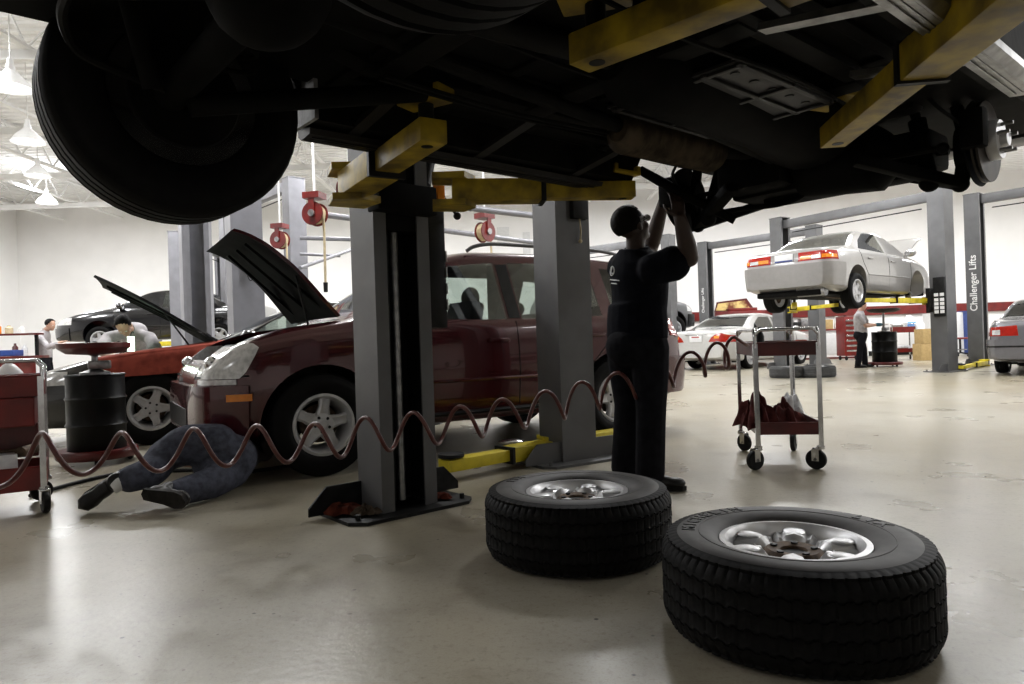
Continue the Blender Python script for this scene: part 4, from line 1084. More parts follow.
# ================================================================ maroon SUV with its hood up
M['maroon'] = mat('maroon_paint', (.058, .003, .006), .25, .15, var=.06, coat=.7)
ANR = R(211.9)
rx = thing('suv', 'maroon SUV with its hood raised, standing behind the foreground lift post', 'car', (-.665, 6.18, 0), ANR)
SUV['spin'] = .12
crx = build_car(SUV, rx, M['maroon'], hood_angle=R(58), nuts=True)
front = (1.5, 2.3)
for s in (1, -1):
    hl = crx.patch(MB().prism([(2.2, .70), (1.84, .70), (1.80, .74), (1.71, .90), (1.74, .93), (1.85, .925), (2.2, .86)], s*.40, s*1.0), 'headlight', M['clearl'], rx, .006)
    MB().ball((1.97, s*.60, .80), (.05, .06, .05)).build('reflector', M['chrome'], hl)
    MB().tube([(x, s*y, z) for x, y, z in crx.line([(1.78, .715), (1.95, .712), (2.06, .71)])], .006, 6).build('lamp_trim', M['black'], hl)
    crx.patch(yz([(s*.64, .555), (s*1.0, .555), (s*1.0, .60), (s*.64, .60)], 1.78, 1.93), 'turn_signal', M['amber'], rx, .054)
    crx.patch(yz([(s*.45, .70), (s*.9, .92), (s*1.0, .92), (s*1.0, 1.06), (s*.5, 1.06), (s*.40, .75)], -2.5, -2.02), 'tail_lamp', M['redl'], rx, .006)
for s in (1, -1): crx.patch(yz([(s*.42, .662), (s*.95, .662), (s*.95, .695), (s*.42, .695)], 1.86, 2.3), 'driving_lamp', M['clearl'], rx, .012)
crx.patch(yz([(-1, .33), (1, .33), (1, .655), (-1, .655)], 1.80, 2.4), 'front_bumper', M['maroon'], rx, .05)
crx.patch(yz([(-1, .36), (1, .36), (1, .70), (-1, .70)], -2.6, -1.74), 'rear_bumper', M['maroon'], rx, .035)
crx.patch(yz([(-.36, .69), (.36, .69), (.40, .83), (-.40, .83)], 2.0, 2.4), 'grille', M['chrome'], rx, .008)
crx.patch(yz([(-.5, .36), (.5, .36), (.5, .50), (-.5, .50)], 2.0, 2.4), 'lower_intake', M['black'], rx, .054)
for s in (1, -1):
    MB().tube(spline([(.0, s*.60, 1.64), (-.06, s*.60, 1.675), (-.3, s*.60, 1.71), (-1.3, s*.60, 1.70), (-1.62, s*.60, 1.665), (-1.70, s*.60, 1.63)], 30), .016, 8).build('roof_rail', M['post'], rx)
    MB().tube([(x, s*y, z) for x, y, z in crx.line([(.85, .35), (-.87, .35)])], .02, 8).build('sill_moulding', M['black'], rx)
y = crx.side_y(.74, 1.0)
mo = MB().ball((.66, y+.13, 1.14), (.07, .10, .075)).bar((.68, y, 1.06), (.67, y+.08, 1.10), .05, .04).build('side_mirror', M['maroon'], rx)
crx.patch(MB().prism([(-.24, 1.075), (-.24, 1.53), (-.345, 1.535), (-.345, 1.075)], .5, 1.2), 'door_pillar', M['black'], rx, .003)
# its two post lift with the arms swung down on the floor
L2 = thing('vehicle_lift', 'grey two post lift with yellow arms lowered beneath the maroon SUV', 'lift', (.31, 5.21, 0))
p2 = lift_post(L2, (.31, 5.21), R(121.8), 3.8, .30, .29, 'post', plate=(.52, .72))
lift_post(L2, (-1.126, 7.52), R(-58.2), 3.8, .30, .29, 'post', plate=(.52, .72))
overhead(L2, (.31, 5.21), (-1.126, 7.52), 3.7, 3.7)
T2 = Matrix.Translation((.31, 5.21, 0)) @ Matrix.Rotation(R(121.8), 4, 'Z')
mb = MB().box((-.14, 0, .33), (.22, .27, .5), bev=.01); mb.xform(T2); mb.build('carriage', M['dark'], p2, world=True)
mb = MB().box((-.305, -.05, 1.86), (.05, .14, .22), bev=.008); mb.xform(T2); swb = mb.build('switch_box', M['dark'], p2, world=True)
mb = MB(); mb.tube([(-.31, -.05, 1.76), (-.315, -.055, 1.66), (-.312, -.05, 1.60)], .006, 6); mb.ball((-.312, -.05, 1.59), .014); mb.xform(T2); mb.build('pull_cord', M['cream'], swb, world=True)
a1 = arm(L2, G(556, 459), G(452, 480), .05, .17, .10, pad_h=.012, m='yellowb', padr=.085, yoke=False)
d = (G(452, 473)-G(552, 455)).normalized(); q = G(512, 462)
mb = MB(); mb.rings([(q+V(0, .02, .138), (1, 0, 0), (0, 1, 0), .085, .05), (q+V(0, .02, .15), (1, 0, 0), (0, 1, 0), .10, .06), (q+V(0, .02, .165), (1, 0, 0), (0, 1, 0), .07, .04)])
mb.build('foot_guard', M['chrome'], a1, world=True)
arm(L2, G(580, 452), G(652, 439), .05, .13, .085, pad_h=.012, m='yellowb', padr=.085, yoke=False)
# ================================================================ standing mechanic
def PJ(**k): return {a: P(*b) if isinstance(b, tuple) else b for a, b in k.items()}
fd = V(.80, .60, 0)
J = dict(head=P(632, 226, 3.97), face=V(.78, .40, .42).normalized(), up=V(-.38, -.15, .92).normalized(), neck=P(636, 252, 4.0), sL=P(622, 268, 4.17), sR=P(653, 270, 3.83), eL=P(650, 250, 4.42), wL=P(664, 200, 4.22), eR=P(690, 258, 3.74), wR=P(680, 218, 3.66),
         hip=P(637, 338, 4.0), kL=P(629, 405, 4.13), aL=P(625, 466, 4.20), kR=P(651, 408, 3.93), aR=P(650, 472, 3.97), tL=V(-.25, -.4, 0)+fd*.9, tR=V(.78, -.12, -.02), hdL=V(.25, -.1, .95), hdR=V(-.12, .05, 1), pnL=V(.9, .2, 0), pnR=V(-.2, 1, 0), fwd=fd, bow=-.02)
J['aL'].z = .10; J['aR'].z = .105
mech, Lh, hm, mb_ = person('man in dark shirt and trousers reaching up to the bare hub of the raised car', J, ('navy', 'pants'), 1.0, .009, hair=True, skinm='skin_d', bulk=.022, hands=((.55, None), (.35, None)))
# safety glasses and belt
hd = MB(); f_ = J['face']
for q in (1, -1): hd.ball(Lh(q*.033, .096, .004), (.030, .004, .020), 14, 8, hm)
gl_ = None
for q in (1, -1):
    MB().ball(Lh(q*.033, .098, .004), (.030, .004, .020), 14, 8, hm).build('eyeglass_lens', M['clearl'], mech, world=True)
hd.bm.free()
for q in (1, -1): MB().tube([Lh(q*.064, .094, .006), Lh(q*.084, .0, .004)], .0022, 6).build('eyeglass_arm', M['black'], mech, world=True)
# white badge on the back of the shirt: ring with a bent stroke and two lines of print
sp_ = (J['neck']-J['hip']).normalized(); acx = (J['sR']-J['sL']).normalized(); bk = sp_.cross(acx).normalized()
if bk.dot(fd) > 0: bk = -bk

from mathutils.bvhtree import BVHTree
shm = [o for o in bpy.data.objects if o.parent == mech and o.name.startswith('shirt')][0]
bv = BVHTree.FromPolygons([tuple(v.co) for v in shm.data.vertices], [tuple(p.vertices) for p in shm.data.polygons])
off_ = mech.location
def onback(p):
    h_ = bv.ray_cast(p+bk*.5-off_, -bk)
    return h_[0]+off_+bk*.002 if h_[0] is not None else p
wc = (J['neck']-J['hip'])*.77+J['hip']-acx*.050+bk*.155
mb = MB(); n_ = 28
mb.tube([onback(wc+(acx*.034*math.cos(2*PI*i/n_)+sp_*.026*math.sin(2*PI*i/n_))) for i in range(n_)], .0035, 6, closed=True)
mb.tube([onback(wc+acx*a_+sp_*b_) for a_, b_ in ((-.004, .024), (-.010, .006), (-.016, -.012), (.003, -.013), (.022, -.014))], .0035, 6)
bd_ = mb.build('shirt_badge', M['num'], mech, world=True)
for k, L_ in enumerate((.062, .036)):
    c0 = wc-sp_*(.052+.020*k)+acx*.025; mb = MB()
    mb.tube([onback(c0+acx*L_*(q_/5-1)) for q_ in range(11)], .0030, 6); mb.build('badge_print', M['num'], bd_, world=True)
# ================================================================ coiled air hose strung across the bay
pk = [(-37, 455), (43, 432), (123, 432), (195, 428), (258, 425), (316, 423), (366, 417), (414, 412), (461, 406), (503, 399), (546, 391), (582, 382), (617, 373), (655, 363), (690, 353), (717, 345), (735, 340)]
amp = pchip([-40, 60, 230, 400, 560, 680, 735], [24, 22, 20, 18, 16, 14, 11])
cen = []
for x, y in pk:
    iD = .365+(.238-.365)*x/735
    cen.append(P(x, y+amp(x), 1/iD))
fs = [pchip(list(range(len(cen))), [c_[i] for c_ in cen]) for i in range(3)]
ax = V(3.3, 1.3, 0).normalized(); nn = V(-ax.y, ax.x, 0)
pts = []; N = (len(cen)-1)*28
for i in range(N+1):
    t = (len(cen)-1)*i/N; c_ = V(*(f(t) for f in fs)); ph = 2*PI*t
    pts.append(c_+V(0, 0, 1)*.086*math.cos(ph)+(nn*.9+ax*.1)*HSGN*.070*math.sin(ph))
pts += [P(742, 342, 4.22), P(748, 346, 4.36)]
prop(MB().tube(pts, .0105, 10).build('air_hose', M['hose']), 'coiled dark red air hose strung across the bay in front of the lift posts', 'hose')
# ================================================================ red rolling cart with rags
sc1 = service_cart('red service cart with dark rags on its lower tray, right of the standing mechanic', (1.835, 4.83, 0), R(-10.5), .40, .80, .735, .225, .085, .075, 'y', 'redd')
for px, py, D, rx_, ry_, h, sd, m_, lab in ((756, 425, 4.70, .12, .17, .27, 3, 'rag', 'dark red shop rag heaped at the left of the cart lower tray'), (782, 424, 4.80, .13, .19, .20, 8, 'rag', 'dark red shop rag heaped at the right of the cart lower tray'), (790, 420, 5.0, .09, .09, .20, 12, 'plast', 'white crumpled rag among the dark red ones on the cart')):
    q = P(px, py, D)
    o = link(rag_mesh(rx_, ry_, h, sd), 'shop_rag', M[m_]); o.location = (q.x, q.y, .232 if m_ == 'rag' else .262); prop(o, lab, 'rag')
q = P(738, 436, 4.50)
mb = MB().grid(lambda u, v: (q.x-.035+.09*u+.01*math.sin(9*v), q.y+.012*math.sin(14*u+3*v), .33-.26*v+.02*math.sin(8*u)), 14, 14)
for lab, (px, py, D, sz) in (('white folded paper towel lying in the cart top tray', (775, 338, 4.9, (.16, .24, .03))), ):
    q = P(px, py, D); mb = MB().box((q.x, q.y, .765), sz, rz=.3, bev=.012); prop(mb.build('paper_towel', M['plast']), lab, 'towel')
q = P(800, 340, 4.75); mb = MB().rings([((q.x, q.y, .742), (1, 0, 0), (0, 1, 0), .05, .09), ((q.x, q.y, .79), (1, 0, 0), (0, 1, 0), .055, .10), ((q.x+.01, q.y, .83), (1, 0, 0), (0, 1, 0), .03, .05)]); prop(mb.build('work_glove', M['redc']), 'reddish work glove bundled in the cart top tray', 'glove')
q = P(760, 340, 5.0); mb = MB().lathe([(0, .742), (.03, .742), (.03, .86), (.02, .89), (.012, .90), (.012, .93), (0, .93)], c=(q.x, q.y, 0), seg=20); prop(mb.build('spray_bottle', M['black']), 'black bottle standing in the cart top tray', 'bottle')
# rags on the foreground lift base
for px, py, sx, sy, h, sd, m_, lab in ((343, 514, .11, .055, .065, 21, 'ragr', 'rust red rag at the left on the lift base plate'), (366, 515, .065, .04, .055, 25, 'ragg', 'brown rag next to the lift post foot'), (441, 499, .06, .045, .035, 33, 'ragr', 'rust red rag at the right end of the lift base plate')):
    q = G(px, py, .02); o = link(rag_mesh(sx, sy, h, sd), 'shop_rag', M[m_]); o.location = (q.x, q.y, .019); prop(o, lab, 'rag')
# ================================================================ left bay: black car with a red fender cover
fdir = V(math.cos(ANR), math.sin(ANR), 0); ldir = V(-math.sin(ANR), math.cos(ANR), 0)
def car_at(wheel_xy, ang, S, sx, sy):
    """root position so that the named wheel (front/rear, left/right) stands at wheel_xy"""
    f, l = V(math.cos(ang), math.sin(ang), 0), V(-math.sin(ang), math.cos(ang), 0)
    return V(wheel_xy[0], wheel_xy[1], 0)-f*sx*S['wb']/2-l*sy*S['tr']
M['blackp'] = mat('black_car_paint', (.008, .008, .010), .18, .2, var=.1, coat=1.0)
def sedan(over=None): 
    S = dict(SED); S.update(over or {}); return S
AD = R(207)
W = P(152, 411, 6.75)
S1 = sedan(dict(wheel='suv', wz=.355, arch=.41, hoodz=.70, spin=-.1, top=[(-2.38, .48), (-2.375, .80), (-2.35, .93), (-2.27, .985), (-1.9, 1.03), (-1.75, 1.05), (-1.3, 1.30), (-.95, 1.40), (-.5, 1.43), (-.2, 1.39), (.1, 1.28), (.66, 1.01), (.78, .98), (1.5, .90), (2.1, .79), (2.36, .68), (2.44, .50)],
    side=[[(.52, .965), (.02, 1.29), (-.32, 1.345), (-.32, .965)], [(-.42, .965), (-.42, 1.345), (-.9, 1.335), (-1.3, 1.17), (-1.42, .99)]], wind=(-.12, .64, .07), rear=(-1.70, -1.2, .09), hood=(.70, 1.95, .72), seat=(-.2, .45, 1.10), dash=(.42, .86), mirror=(.45, 1.02),
    seams=[[(.75, .30), (.80, .88)], [(-.37, .28), (-.37, .94)]], handles=[(-.2, .80)]))
bc = thing('sedan', 'black car with its hood up and a red cover on its fender', 'car', car_at((W.x, 6.75), AD, S1, 1, 1), AD)
cb_ = build_car(S1, bc, M['blackp'], hood_angle=R(39), nuts=True)
for s in (1, -1):
    cb_.patch(yz([(s*.42, .60), (s*.95, .62), (s*.95, .74), (s*.45, .74)], 2.02, 2.6), 'headlight', M['clearl'], bc, .006)
    MB().ball((2.40, s*.62, .40), (.05, .07, .055)).build('fog_lamp', M['clearl'], bc)
cb_.patch(yz([(-1, .22), (1, .22), (1, .54), (-1, .54)], 2.02, 2.6), 'front_bumper', M['blackp'], bc, .022)
cl = cb_.solid(.016)
cl = boolean(cl, MB().prism([(.62, .80), (.72, .70), (1.78, .665), (1.80, .80), (1.78, 1.0), (.62, 1.0)], .46, 1.2).rm(), 'INTERSECT'); lo = cb_.solid(.010); cl = boolean(cl, lo, 'DIFFERENCE')
cov = link(cl, 'fender_cover', M['redc']); cov.location = bc.location; cov.rotation_euler = bc.rotation_euler
md = cov.modifiers.new('s', 'SUBSURF'); md.subdivision_type = 'SIMPLE'; md.levels = md.render_levels = 1
prop(cov, 'red cloth fender cover laid over the wing of the black car', 'cover')
# ---- oil drain drum on a wheeled dolly
def oil_drum(label, loc, r, h, pan_z, pan_r, group=None, seg=36, panm='redd'):
    t = thing('oil_drum', label, 'drum', loc, 0, group)
    b = .085
    pr = [(0, b), (r*.98, b), (r, b+.01)]
    for k in (.36, .70): pr += [(r, b+h*k-.02), (r+.012, b+h*k), (r, b+h*k+.02)]
    pr += [(r, b+h-.012), (r+.010, b+h-.004), (r+.006, b+h+.004), (r-.012, b+h-.004), (r-.02, b+h-.014), (0, b+h-.014)]
    MB().lathe(pr, seg=seg).build('drum_body', M['black'] if False else mat('gloss_black_enamel', (.0035, .0035, .0035), .4, var=.2, spec=.15), t)
    d = MB().lathe([(r*.7, .045), (r*1.36, .045), (r*1.40, .06), (r*1.40, .10), (r*1.36, .115), (r*1.02, .115), (r*1.02, .08), (r*.7, .08)], seg=seg, closed=True).build('dolly', M['redd'], t)
    for k in range(4):
        a = PI/2*k+.5; x, y = r*1.1*math.cos(a), r*1.1*math.sin(a)
        MB().lathe([(0, -.012), (.022, -.012), (.026, -.006), (.026, .006), (.022, .012), (0, .012)], c=(x, y, .026), axis=(math.sin(a), -math.cos(a), 0), seg=16).build('dolly_caster', M['rubber'], d)
    mb = MB().lathe([(0, b+h-.01), (r*.52, b+h-.01), (r*.52, b+h+.02), (r*.30, b+h+.035), (.028, b+h+.05), (.024, pan_z-.05), (.05, pan_z-.03), (0, pan_z-.03)], seg=20); mb.box((.04, 0, b+h+.08), (.16, .10, .07), rz=.4, bev=.015)
    mb.build('drain_tube', M['steel'], t)
    MB().lathe([(.02, pan_z-.04), (pan_r*.75, pan_z-.025), (pan_r*.98, pan_z+.02), (pan_r, pan_z+.06), (pan_r-.012, pan_z+.062), (pan_r*.93, pan_z+.025), (pan_r*.7, pan_z-.012), (.02, pan_z-.025)], seg=seg, closed=True).build('drain_pan', M[panm], t)
    return t
dq = G(98, 462)
od = oil_drum('black oil drum with a red catch pan, standing left of the black car front wheel', (dq.x, dq.y, 0), .215, .64, .925, .27)
# ---- bigger red tool cart cut by the left edge of the picture
sc2 = service_cart('red tool cart loaded with tools at the left edge', (-3.13, 3.91, 0), R(32), .78, .42, .66, .13, .12, .13, 'x', 'red', cast=.062, angs=(.3, .9, 1.8, .4))
mb = MB().box((-.01, -.02, .575), (.72, .39, .165), bev=.008); mb.build('drawer_box', M['red'], sc2, smooth=False)
for lab, nm, cat, fn in (
    ('white work lamp shade standing on the left cart tray', 'lamp_shade', 'lamp shade', lambda: MB().lathe([(.07, .79), (.066, .80), (.055, .815), (.030, .845), (.018, .85), (.016, .88), (0, .88), (0, .84), (.05, .80)], c=(.22, .05, 0), seg=26).build('lamp_shade', M['lampwhite'])),
    ('blue plastic tub sitting in the left cart tray', 'tub', 'tub', lambda: MB().lathe([(0, .67), (.055, .67), (.066, .77), (.062, .77), (.052, .68), (0, .68)], c=(.28, -.08, 0), seg=26).build('tub', M['blue'])),
    ('black battery shaped case in the left cart tray', 'tool_case', 'case', lambda: MB().box((.06, .02, .71), (.14, .16, .11), bev=.015).box((.06, .02, .775), (.03, .10, .02), bev=.006).build('tool_case', M['black'])),
    ('dark canister at the back of the left cart tray', 'canister', 'can', lambda: MB().lathe([(0, .665), (.05, .665), (.05, .83), (.042, .85), (.02, .855), (.02, .875), (0, .875)], c=(-.1, .04, 0), seg=22).build('canister', M['dark'])),
    ('white cardboard box on the lower shelf of the left cart', 'paper_box', 'box', lambda: MB().box((.12, -.05, .235), (.26, .22, .20), rz=.1, bev=.004).build('paper_box', M['plast'])),
    ('dark wooden mallet lying on the left cart lower shelf', 'mallet', 'mallet', lambda: MB().cyl((.27, -.10, .34), (.33, .06, .34), .03, seg=16).cyl((.30, -.02, .34), (.10, .0, .345), .012, seg=10).build('mallet', M['rust'])),
    ('small chrome bottle jack on the left cart lower shelf', 'bottle_jack', 'jack', lambda: MB().lathe([(0, .335), (.03, .335), (.03, .36), (.018, .37), (.018, .40), (.024, .41), (.024, .425), (0, .425)], c=(.08, -.05, 0), seg=18).build('bottle_jack', M['chrome'])),
):
    o = fn(); o.location = sc2.location; o.rotation_euler = sc2.rotation_euler; prop(o, lab, cat)
MB().box((-.01, .12, .39), (.72, .10, .20), bev=.006).build('cabinet', M['redd'], sc2, smooth=False)  # cabinet side in darker red, its shadow put into the colour
# grey hose lying on the floor behind the cart
prop(MB().tube([p+V(0, 0, .014) for p in spline([G(30, 498), G(75, 485), G(130, 474), G(190, 472), G(240, 474), G(300, 466)], 40)], .013, 8).build('floor_hose', M['rubber']), 'dark hose lying along the floor behind the lying mechanic', 'hose')
# ================================================================ mechanic on the floor under the maroon SUV
root = thing('person', 'mechanic lying under the front of the maroon SUV, only legs and shoes out', 'person', G(215, 470), 0)
hipc = P(224, 444, 4.35); hipc.z = .20
def lim(mb, pts, rad): limb(mb, pts, rad)
kn1, an1 = P(172, 456, 3.98), P(128, 478, 3.93); kn1.z = .22; an1.z = .165
kn2, an2 = P(212, 476, 4.12), P(176, 494, 3.92); kn2.z = .10; an2.z = .085
kn0 = P(165, 447, 4.22); kn0.z = .26
bdx = (V(-2.35, 6.2, 0)-V(hipc.x, hipc.y, 0)).normalized()
mb = MB()
hl_, hr_ = hipc+V(-.03, -.05, .10), hipc+V(.05, -.02, -.06)
mb.ball(hipc, (.20, .18, .17)); mb.ball(hipc+bdx*.14, (.19, .17, .15))
limb(mb, [hl_, hl_.lerp(kn0, .5)+V(0, 0, .03), kn0], [.135, .13, .10]); limb(mb, [kn0, kn0.lerp(an1, .55)+V(.03, 0, -.02), an1.lerp(kn0, .05)], [.10, .092, .078])
limb(mb, [hr_, kn2], [.12, .095]); limb(mb, [kn2, an2], [.095, .075])
me = remesh(mb, .012, 4); me.transform(wm(root).inverted()); link(me, 'trousers', M['jean'], root, angle=180)
mb = MB(); mb.rings([(hipc, (-bdx.y, bdx.x, 0), (0, 0, 1), .17, .12), (hipc+bdx*.2, (-bdx.y, bdx.x, 0), (0, 0, 1), .18, .125), (hipc+bdx*.45-V(0, 0, .05), (-bdx.y, bdx.x, 0), (0, 0, 1), .20, .115), (hipc+bdx*.6-V(0, 0, .06), (-bdx.y, bdx.x, 0), (0, 0, 1), .12, .10)])
hc = hipc+bdx*.82-V(0, 0, .07); sd_ = V(-bdx.y, bdx.x, 0)
limb(mb, [hipc+bdx*.5-V(0, 0, .05)+sd_*.2, hipc+bdx*.45+sd_*.22, hipc+bdx*.7+sd_*.24+V(0, 0, .2)], [.06, .05, .045]); limb(mb, [hipc+bdx*.5-V(0, 0, .05)-sd_*.2, hipc+bdx*.45-sd_*.22, hipc+bdx*.7-sd_*.25+V(0, 0, .2)], [.06, .05, .045])
me = remesh(mb, .012, 4); me.transform(wm(root).inverted()); link(me, 'shirt', mat('taupe_shirt', (.06, .05, .048), .9, var=.3), root, angle=180)
mb = MB(); head(mb, hc, V(0, 0, 1), bdx); limb(mb, [hipc+bdx*.5-V(0, 0, .05), hc-bdx*.05], [.07, .055], 8)
for s in (1, -1): hand(mb, hipc+bdx*.7+sd_*.27*s+V(0, 0, .2), V(.3, .3, .8), -sd_*s, 1.0, .5, s)
limb(mb, [hipc, hipc+bdx*.5-V(0, 0, .05)], [.10, .10])
for a, k in ((an1, kn0), (an2, kn2)): limb(mb, [k, a+(k-a).normalized()*.02], [.052, .028]); limb(mb, [hipc, k], [.08, .055])
for s in (1, -1): limb(mb, [hipc+bdx*.5-V(0, 0, .05)+sd_*.2*s, hipc+bdx*.45+sd_*.22*s, hipc+bdx*.7+sd_*.27*s+V(0, 0, .2)], [.05, .04, .03])
me = remesh(mb, .0075, 3); me.transform(wm(root).inverted()); link(me, 'body', M['skin'], root, angle=180)
for a, k in ((an1, kn1), ):
    d_ = (a-k).normalized(); MB().tube([a-d_*.005, a+V(-.012, -.005, 0), a+V(-.045, -.025, -.012), a+V(-.07, -.045, -.03)], [.048, .047, .047, .042], 14).build('sock', M['sock'], root, world=True)
shoe(root, an1+V(-.05, -.03, -.0), V(-.17, -.17, -.16), 1.05, .008, up=V(.62, -.6, .2))
shoe(root, an2+V(-.03, -.04, .025), V(.85, -.22, -.12), 1.0, .008, up=V(.12, .97, .15))
# small chrome tool tray under the bumper
mb = MB().box((0, 0, .03), (.35, .25, .012), bev=.005)
for s in (1, -1): mb.box((0, s*.12, .05), (.35, .012, .05)); mb.box((s*.17, 0, .05), (.012, .25, .05))
o = mb.build('tool_tray', M['steel']); o.location = G(236, 462)+V(0, 0, 0); o.location.z = -.02; o.location.z = -.0239; o.rotation_euler = (0, 0, .4); prop(o, 'steel tool tray on the floor under the maroon bumper', 'tray'); 
# ================================================================ work light and the mechanic leaning into the black car
fd = V(.15, -1, 0).normalized()
J = dict(head=P(124, 326, 7.95), face=V(.15, -.50, -.85).normalized(), up=V(.05, -.86, .50).normalized(), neck=P(130, 330, 8.14), sL=P(150, 338, 8.14), sR=P(108, 338, 8.20), eL=P(158, 355, 7.9), wL=P(148, 362, 7.65), eR=P(100, 352, 7.96), wR=P(117, 357, 7.62),
         hip=P(136, 348, 8.78), kL=P(146, 395, 8.85), aL=P(146, 420, 8.9), kR=P(124, 395, 8.85), aR=P(122, 420, 8.9), tL=V(.1, -1, 0), tR=V(0, -1, 0), hdL=V(-.4, -.6, -.2), hdR=V(.5, -.6, .1), pnL=V(-.6, 0, -.6), pnR=V(.2, 0, -1), fwd=fd, bow=.06)
for k in ('kL', 'kR'): J[k].z = .50
J['hip'].z = .95
for k in ('aL', 'aR'): J[k].z = .10
person('man in grey shirt bent over the black car engine with a lit lamp', J, ('grey_sh', 'pants'), 1.0, .011, skinm='skin', sleeve=.6)
q = P(131, 343, 7.55)
wl = thing('work_light', 'lit white hand lamp over the engine of the black car', 'lamp', q)
MB().tube([(0, 0, .07), (.0, 0, -.09)], .034, 14).build('lamp_tube', mat('lamp_tube_glow', (.9, 1, .92), .4, var=0, emit=((.66, 1, .70), 7)), wl)
MB().cyl((0, 0, -.09), (.0, 0, -.25), .026, .020, 14).build('grip', M['black'], wl)
MB().tube([(0, -.0, .07), (0, .01, .11), (.02, .01, .125), (.03, .0, .11)], .006, 6).build('hook', M['black'], wl)
pl = bpy.data.lights.new('work_light_bulb', 'POINT'); pl.energy = 6; pl.color = (.75, 1, .78); pl.shadow_soft_size = .04; po = bpy.data.objects.new('work_light_bulb', pl); COL.objects.link(po); po.location = q+V(0, -.10, .02)
# ---- man at the back bench
fd = V(.95, .3, 0).normalized()
def at(px, py, D, **k): return P(px, py, D)
J = dict(head=P(50.5, 325, 14), face=V(.95, -.1, -.25).normalized(), up=V(.2, 0, .97).normalized(), neck=P(45, 331, 14.05), sL=P(43, 336, 14.22), sR=P(38, 336, 13.86), eL=P(52, 347, 14.3), wL=P(62, 344, 14.3), eR=P(48, 347, 13.7), wR=P(62, 342, 13.75),
         hip=P(45, 358, 14.05), kL=P(50, 378, 14.15), aL=P(48, 397, 14.15), kR=P(49, 378, 13.9), aR=P(46, 397, 13.9), tL=V(1, .2, 0), tR=V(1, .1, 0), hdL=V(.9, 0, .1), hdR=V(.9, .1, .2), pnL=V(0, 0, -1), pnR=V(0, 0, -1), fwd=fd, bow=.04)
for k in ('aL', 'aR'): J[k].z = .10
person('man in a pale work shirt facing right at the far left bench', J, ('grey_sh', 'pants'), 1.0, .016, skinm='skin', sleeve=1.7)
# ================================================================ left background lifts
def lift2(label, A, B, h=3.8, m='post', name='vehicle_lift', arms=(), w=.30, d=.28, beam=True, ang=None, gus=True):
    L = thing(name, label, 'lift', (A[0], A[1], 0))
    a = math.atan2(B[1]-A[1], B[0]-A[0]) if ang is None else ang
    lift_post(L, A, a, h, w, d, m, plate=(.5, .72), gusset=gus); lift_post(L, B, a+PI, h, w, d, m, plate=(.5, .72), gusset=gus)
    if beam: overhead(L, A, B, h-.1, h-.1, m=m)
    for ar in arms: arm(L, *ar, **dict(w=.12, h=.10, pad_h=.03, m='yellowb', yoke=False))
    return L
A = P(245, 300, 9.7); lat = V(-.637, .77, 0)
def gx(px, D): q = P(px, 340, D); return (q.x, q.y)
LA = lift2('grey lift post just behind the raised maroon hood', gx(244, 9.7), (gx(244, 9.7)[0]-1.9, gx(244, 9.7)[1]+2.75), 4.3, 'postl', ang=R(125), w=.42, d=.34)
lx_ = V(math.cos(R(125)), math.sin(R(125)), 0); pb_ = V(*gx(244, 9.7), 0)-lx_*.37
sw_ = MB().box(pb_+V(0, 0, 2.17), (.08, .20, .26), rz=R(125), bev=.01).build('switch_box', M['dark'], LA, world=True)
MB().tube(spline([pb_-lx_*.045+V(-.04, 0, 2.05), pb_-lx_*.05+V(-.03, 0, 1.90), pb_-lx_*.05+V(.01, 0, 1.83), pb_-lx_*.05+V(.06, .02, 1.90), pb_-lx_*.045+V(.07, .02, 2.05)], 24), .007, 6).build('pull_cord', M['black'], sw_, world=True)
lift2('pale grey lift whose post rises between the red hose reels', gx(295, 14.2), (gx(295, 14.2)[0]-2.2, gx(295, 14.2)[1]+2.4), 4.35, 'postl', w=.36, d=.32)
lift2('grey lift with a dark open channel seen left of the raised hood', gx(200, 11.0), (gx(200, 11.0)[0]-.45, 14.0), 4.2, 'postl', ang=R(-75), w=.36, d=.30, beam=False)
# grey cabinet-like tyre machine far left
q = P(144, 345, 19.5)
tm_ = thing('tire_machine', 'grey tire machine column by the back wall behind the open black hood', 'machine', (q.x, 19.5, 0))
MB().box((0, 0, .45), (.9, .7, .9), bev=.05).build('cabinet', M['postl'], tm_); MB().box((.15, .1, 1.7), (.5, .4, 1.7), bev=.12).build('column', M['postl'], tm_)
MB().tube(spline([(-.2, 0, 2.2), (-.5, 0, 2.3), (-.62, 0, 2.1), (-.6, 0, 1.9)], 14), .05, 10).build('mount_arm', M['cream'], tm_); MB().box((-.2, -.2, 1.55), (.16, .25, 1.3), bev=.03).build('guide', M['dark'], tm_)
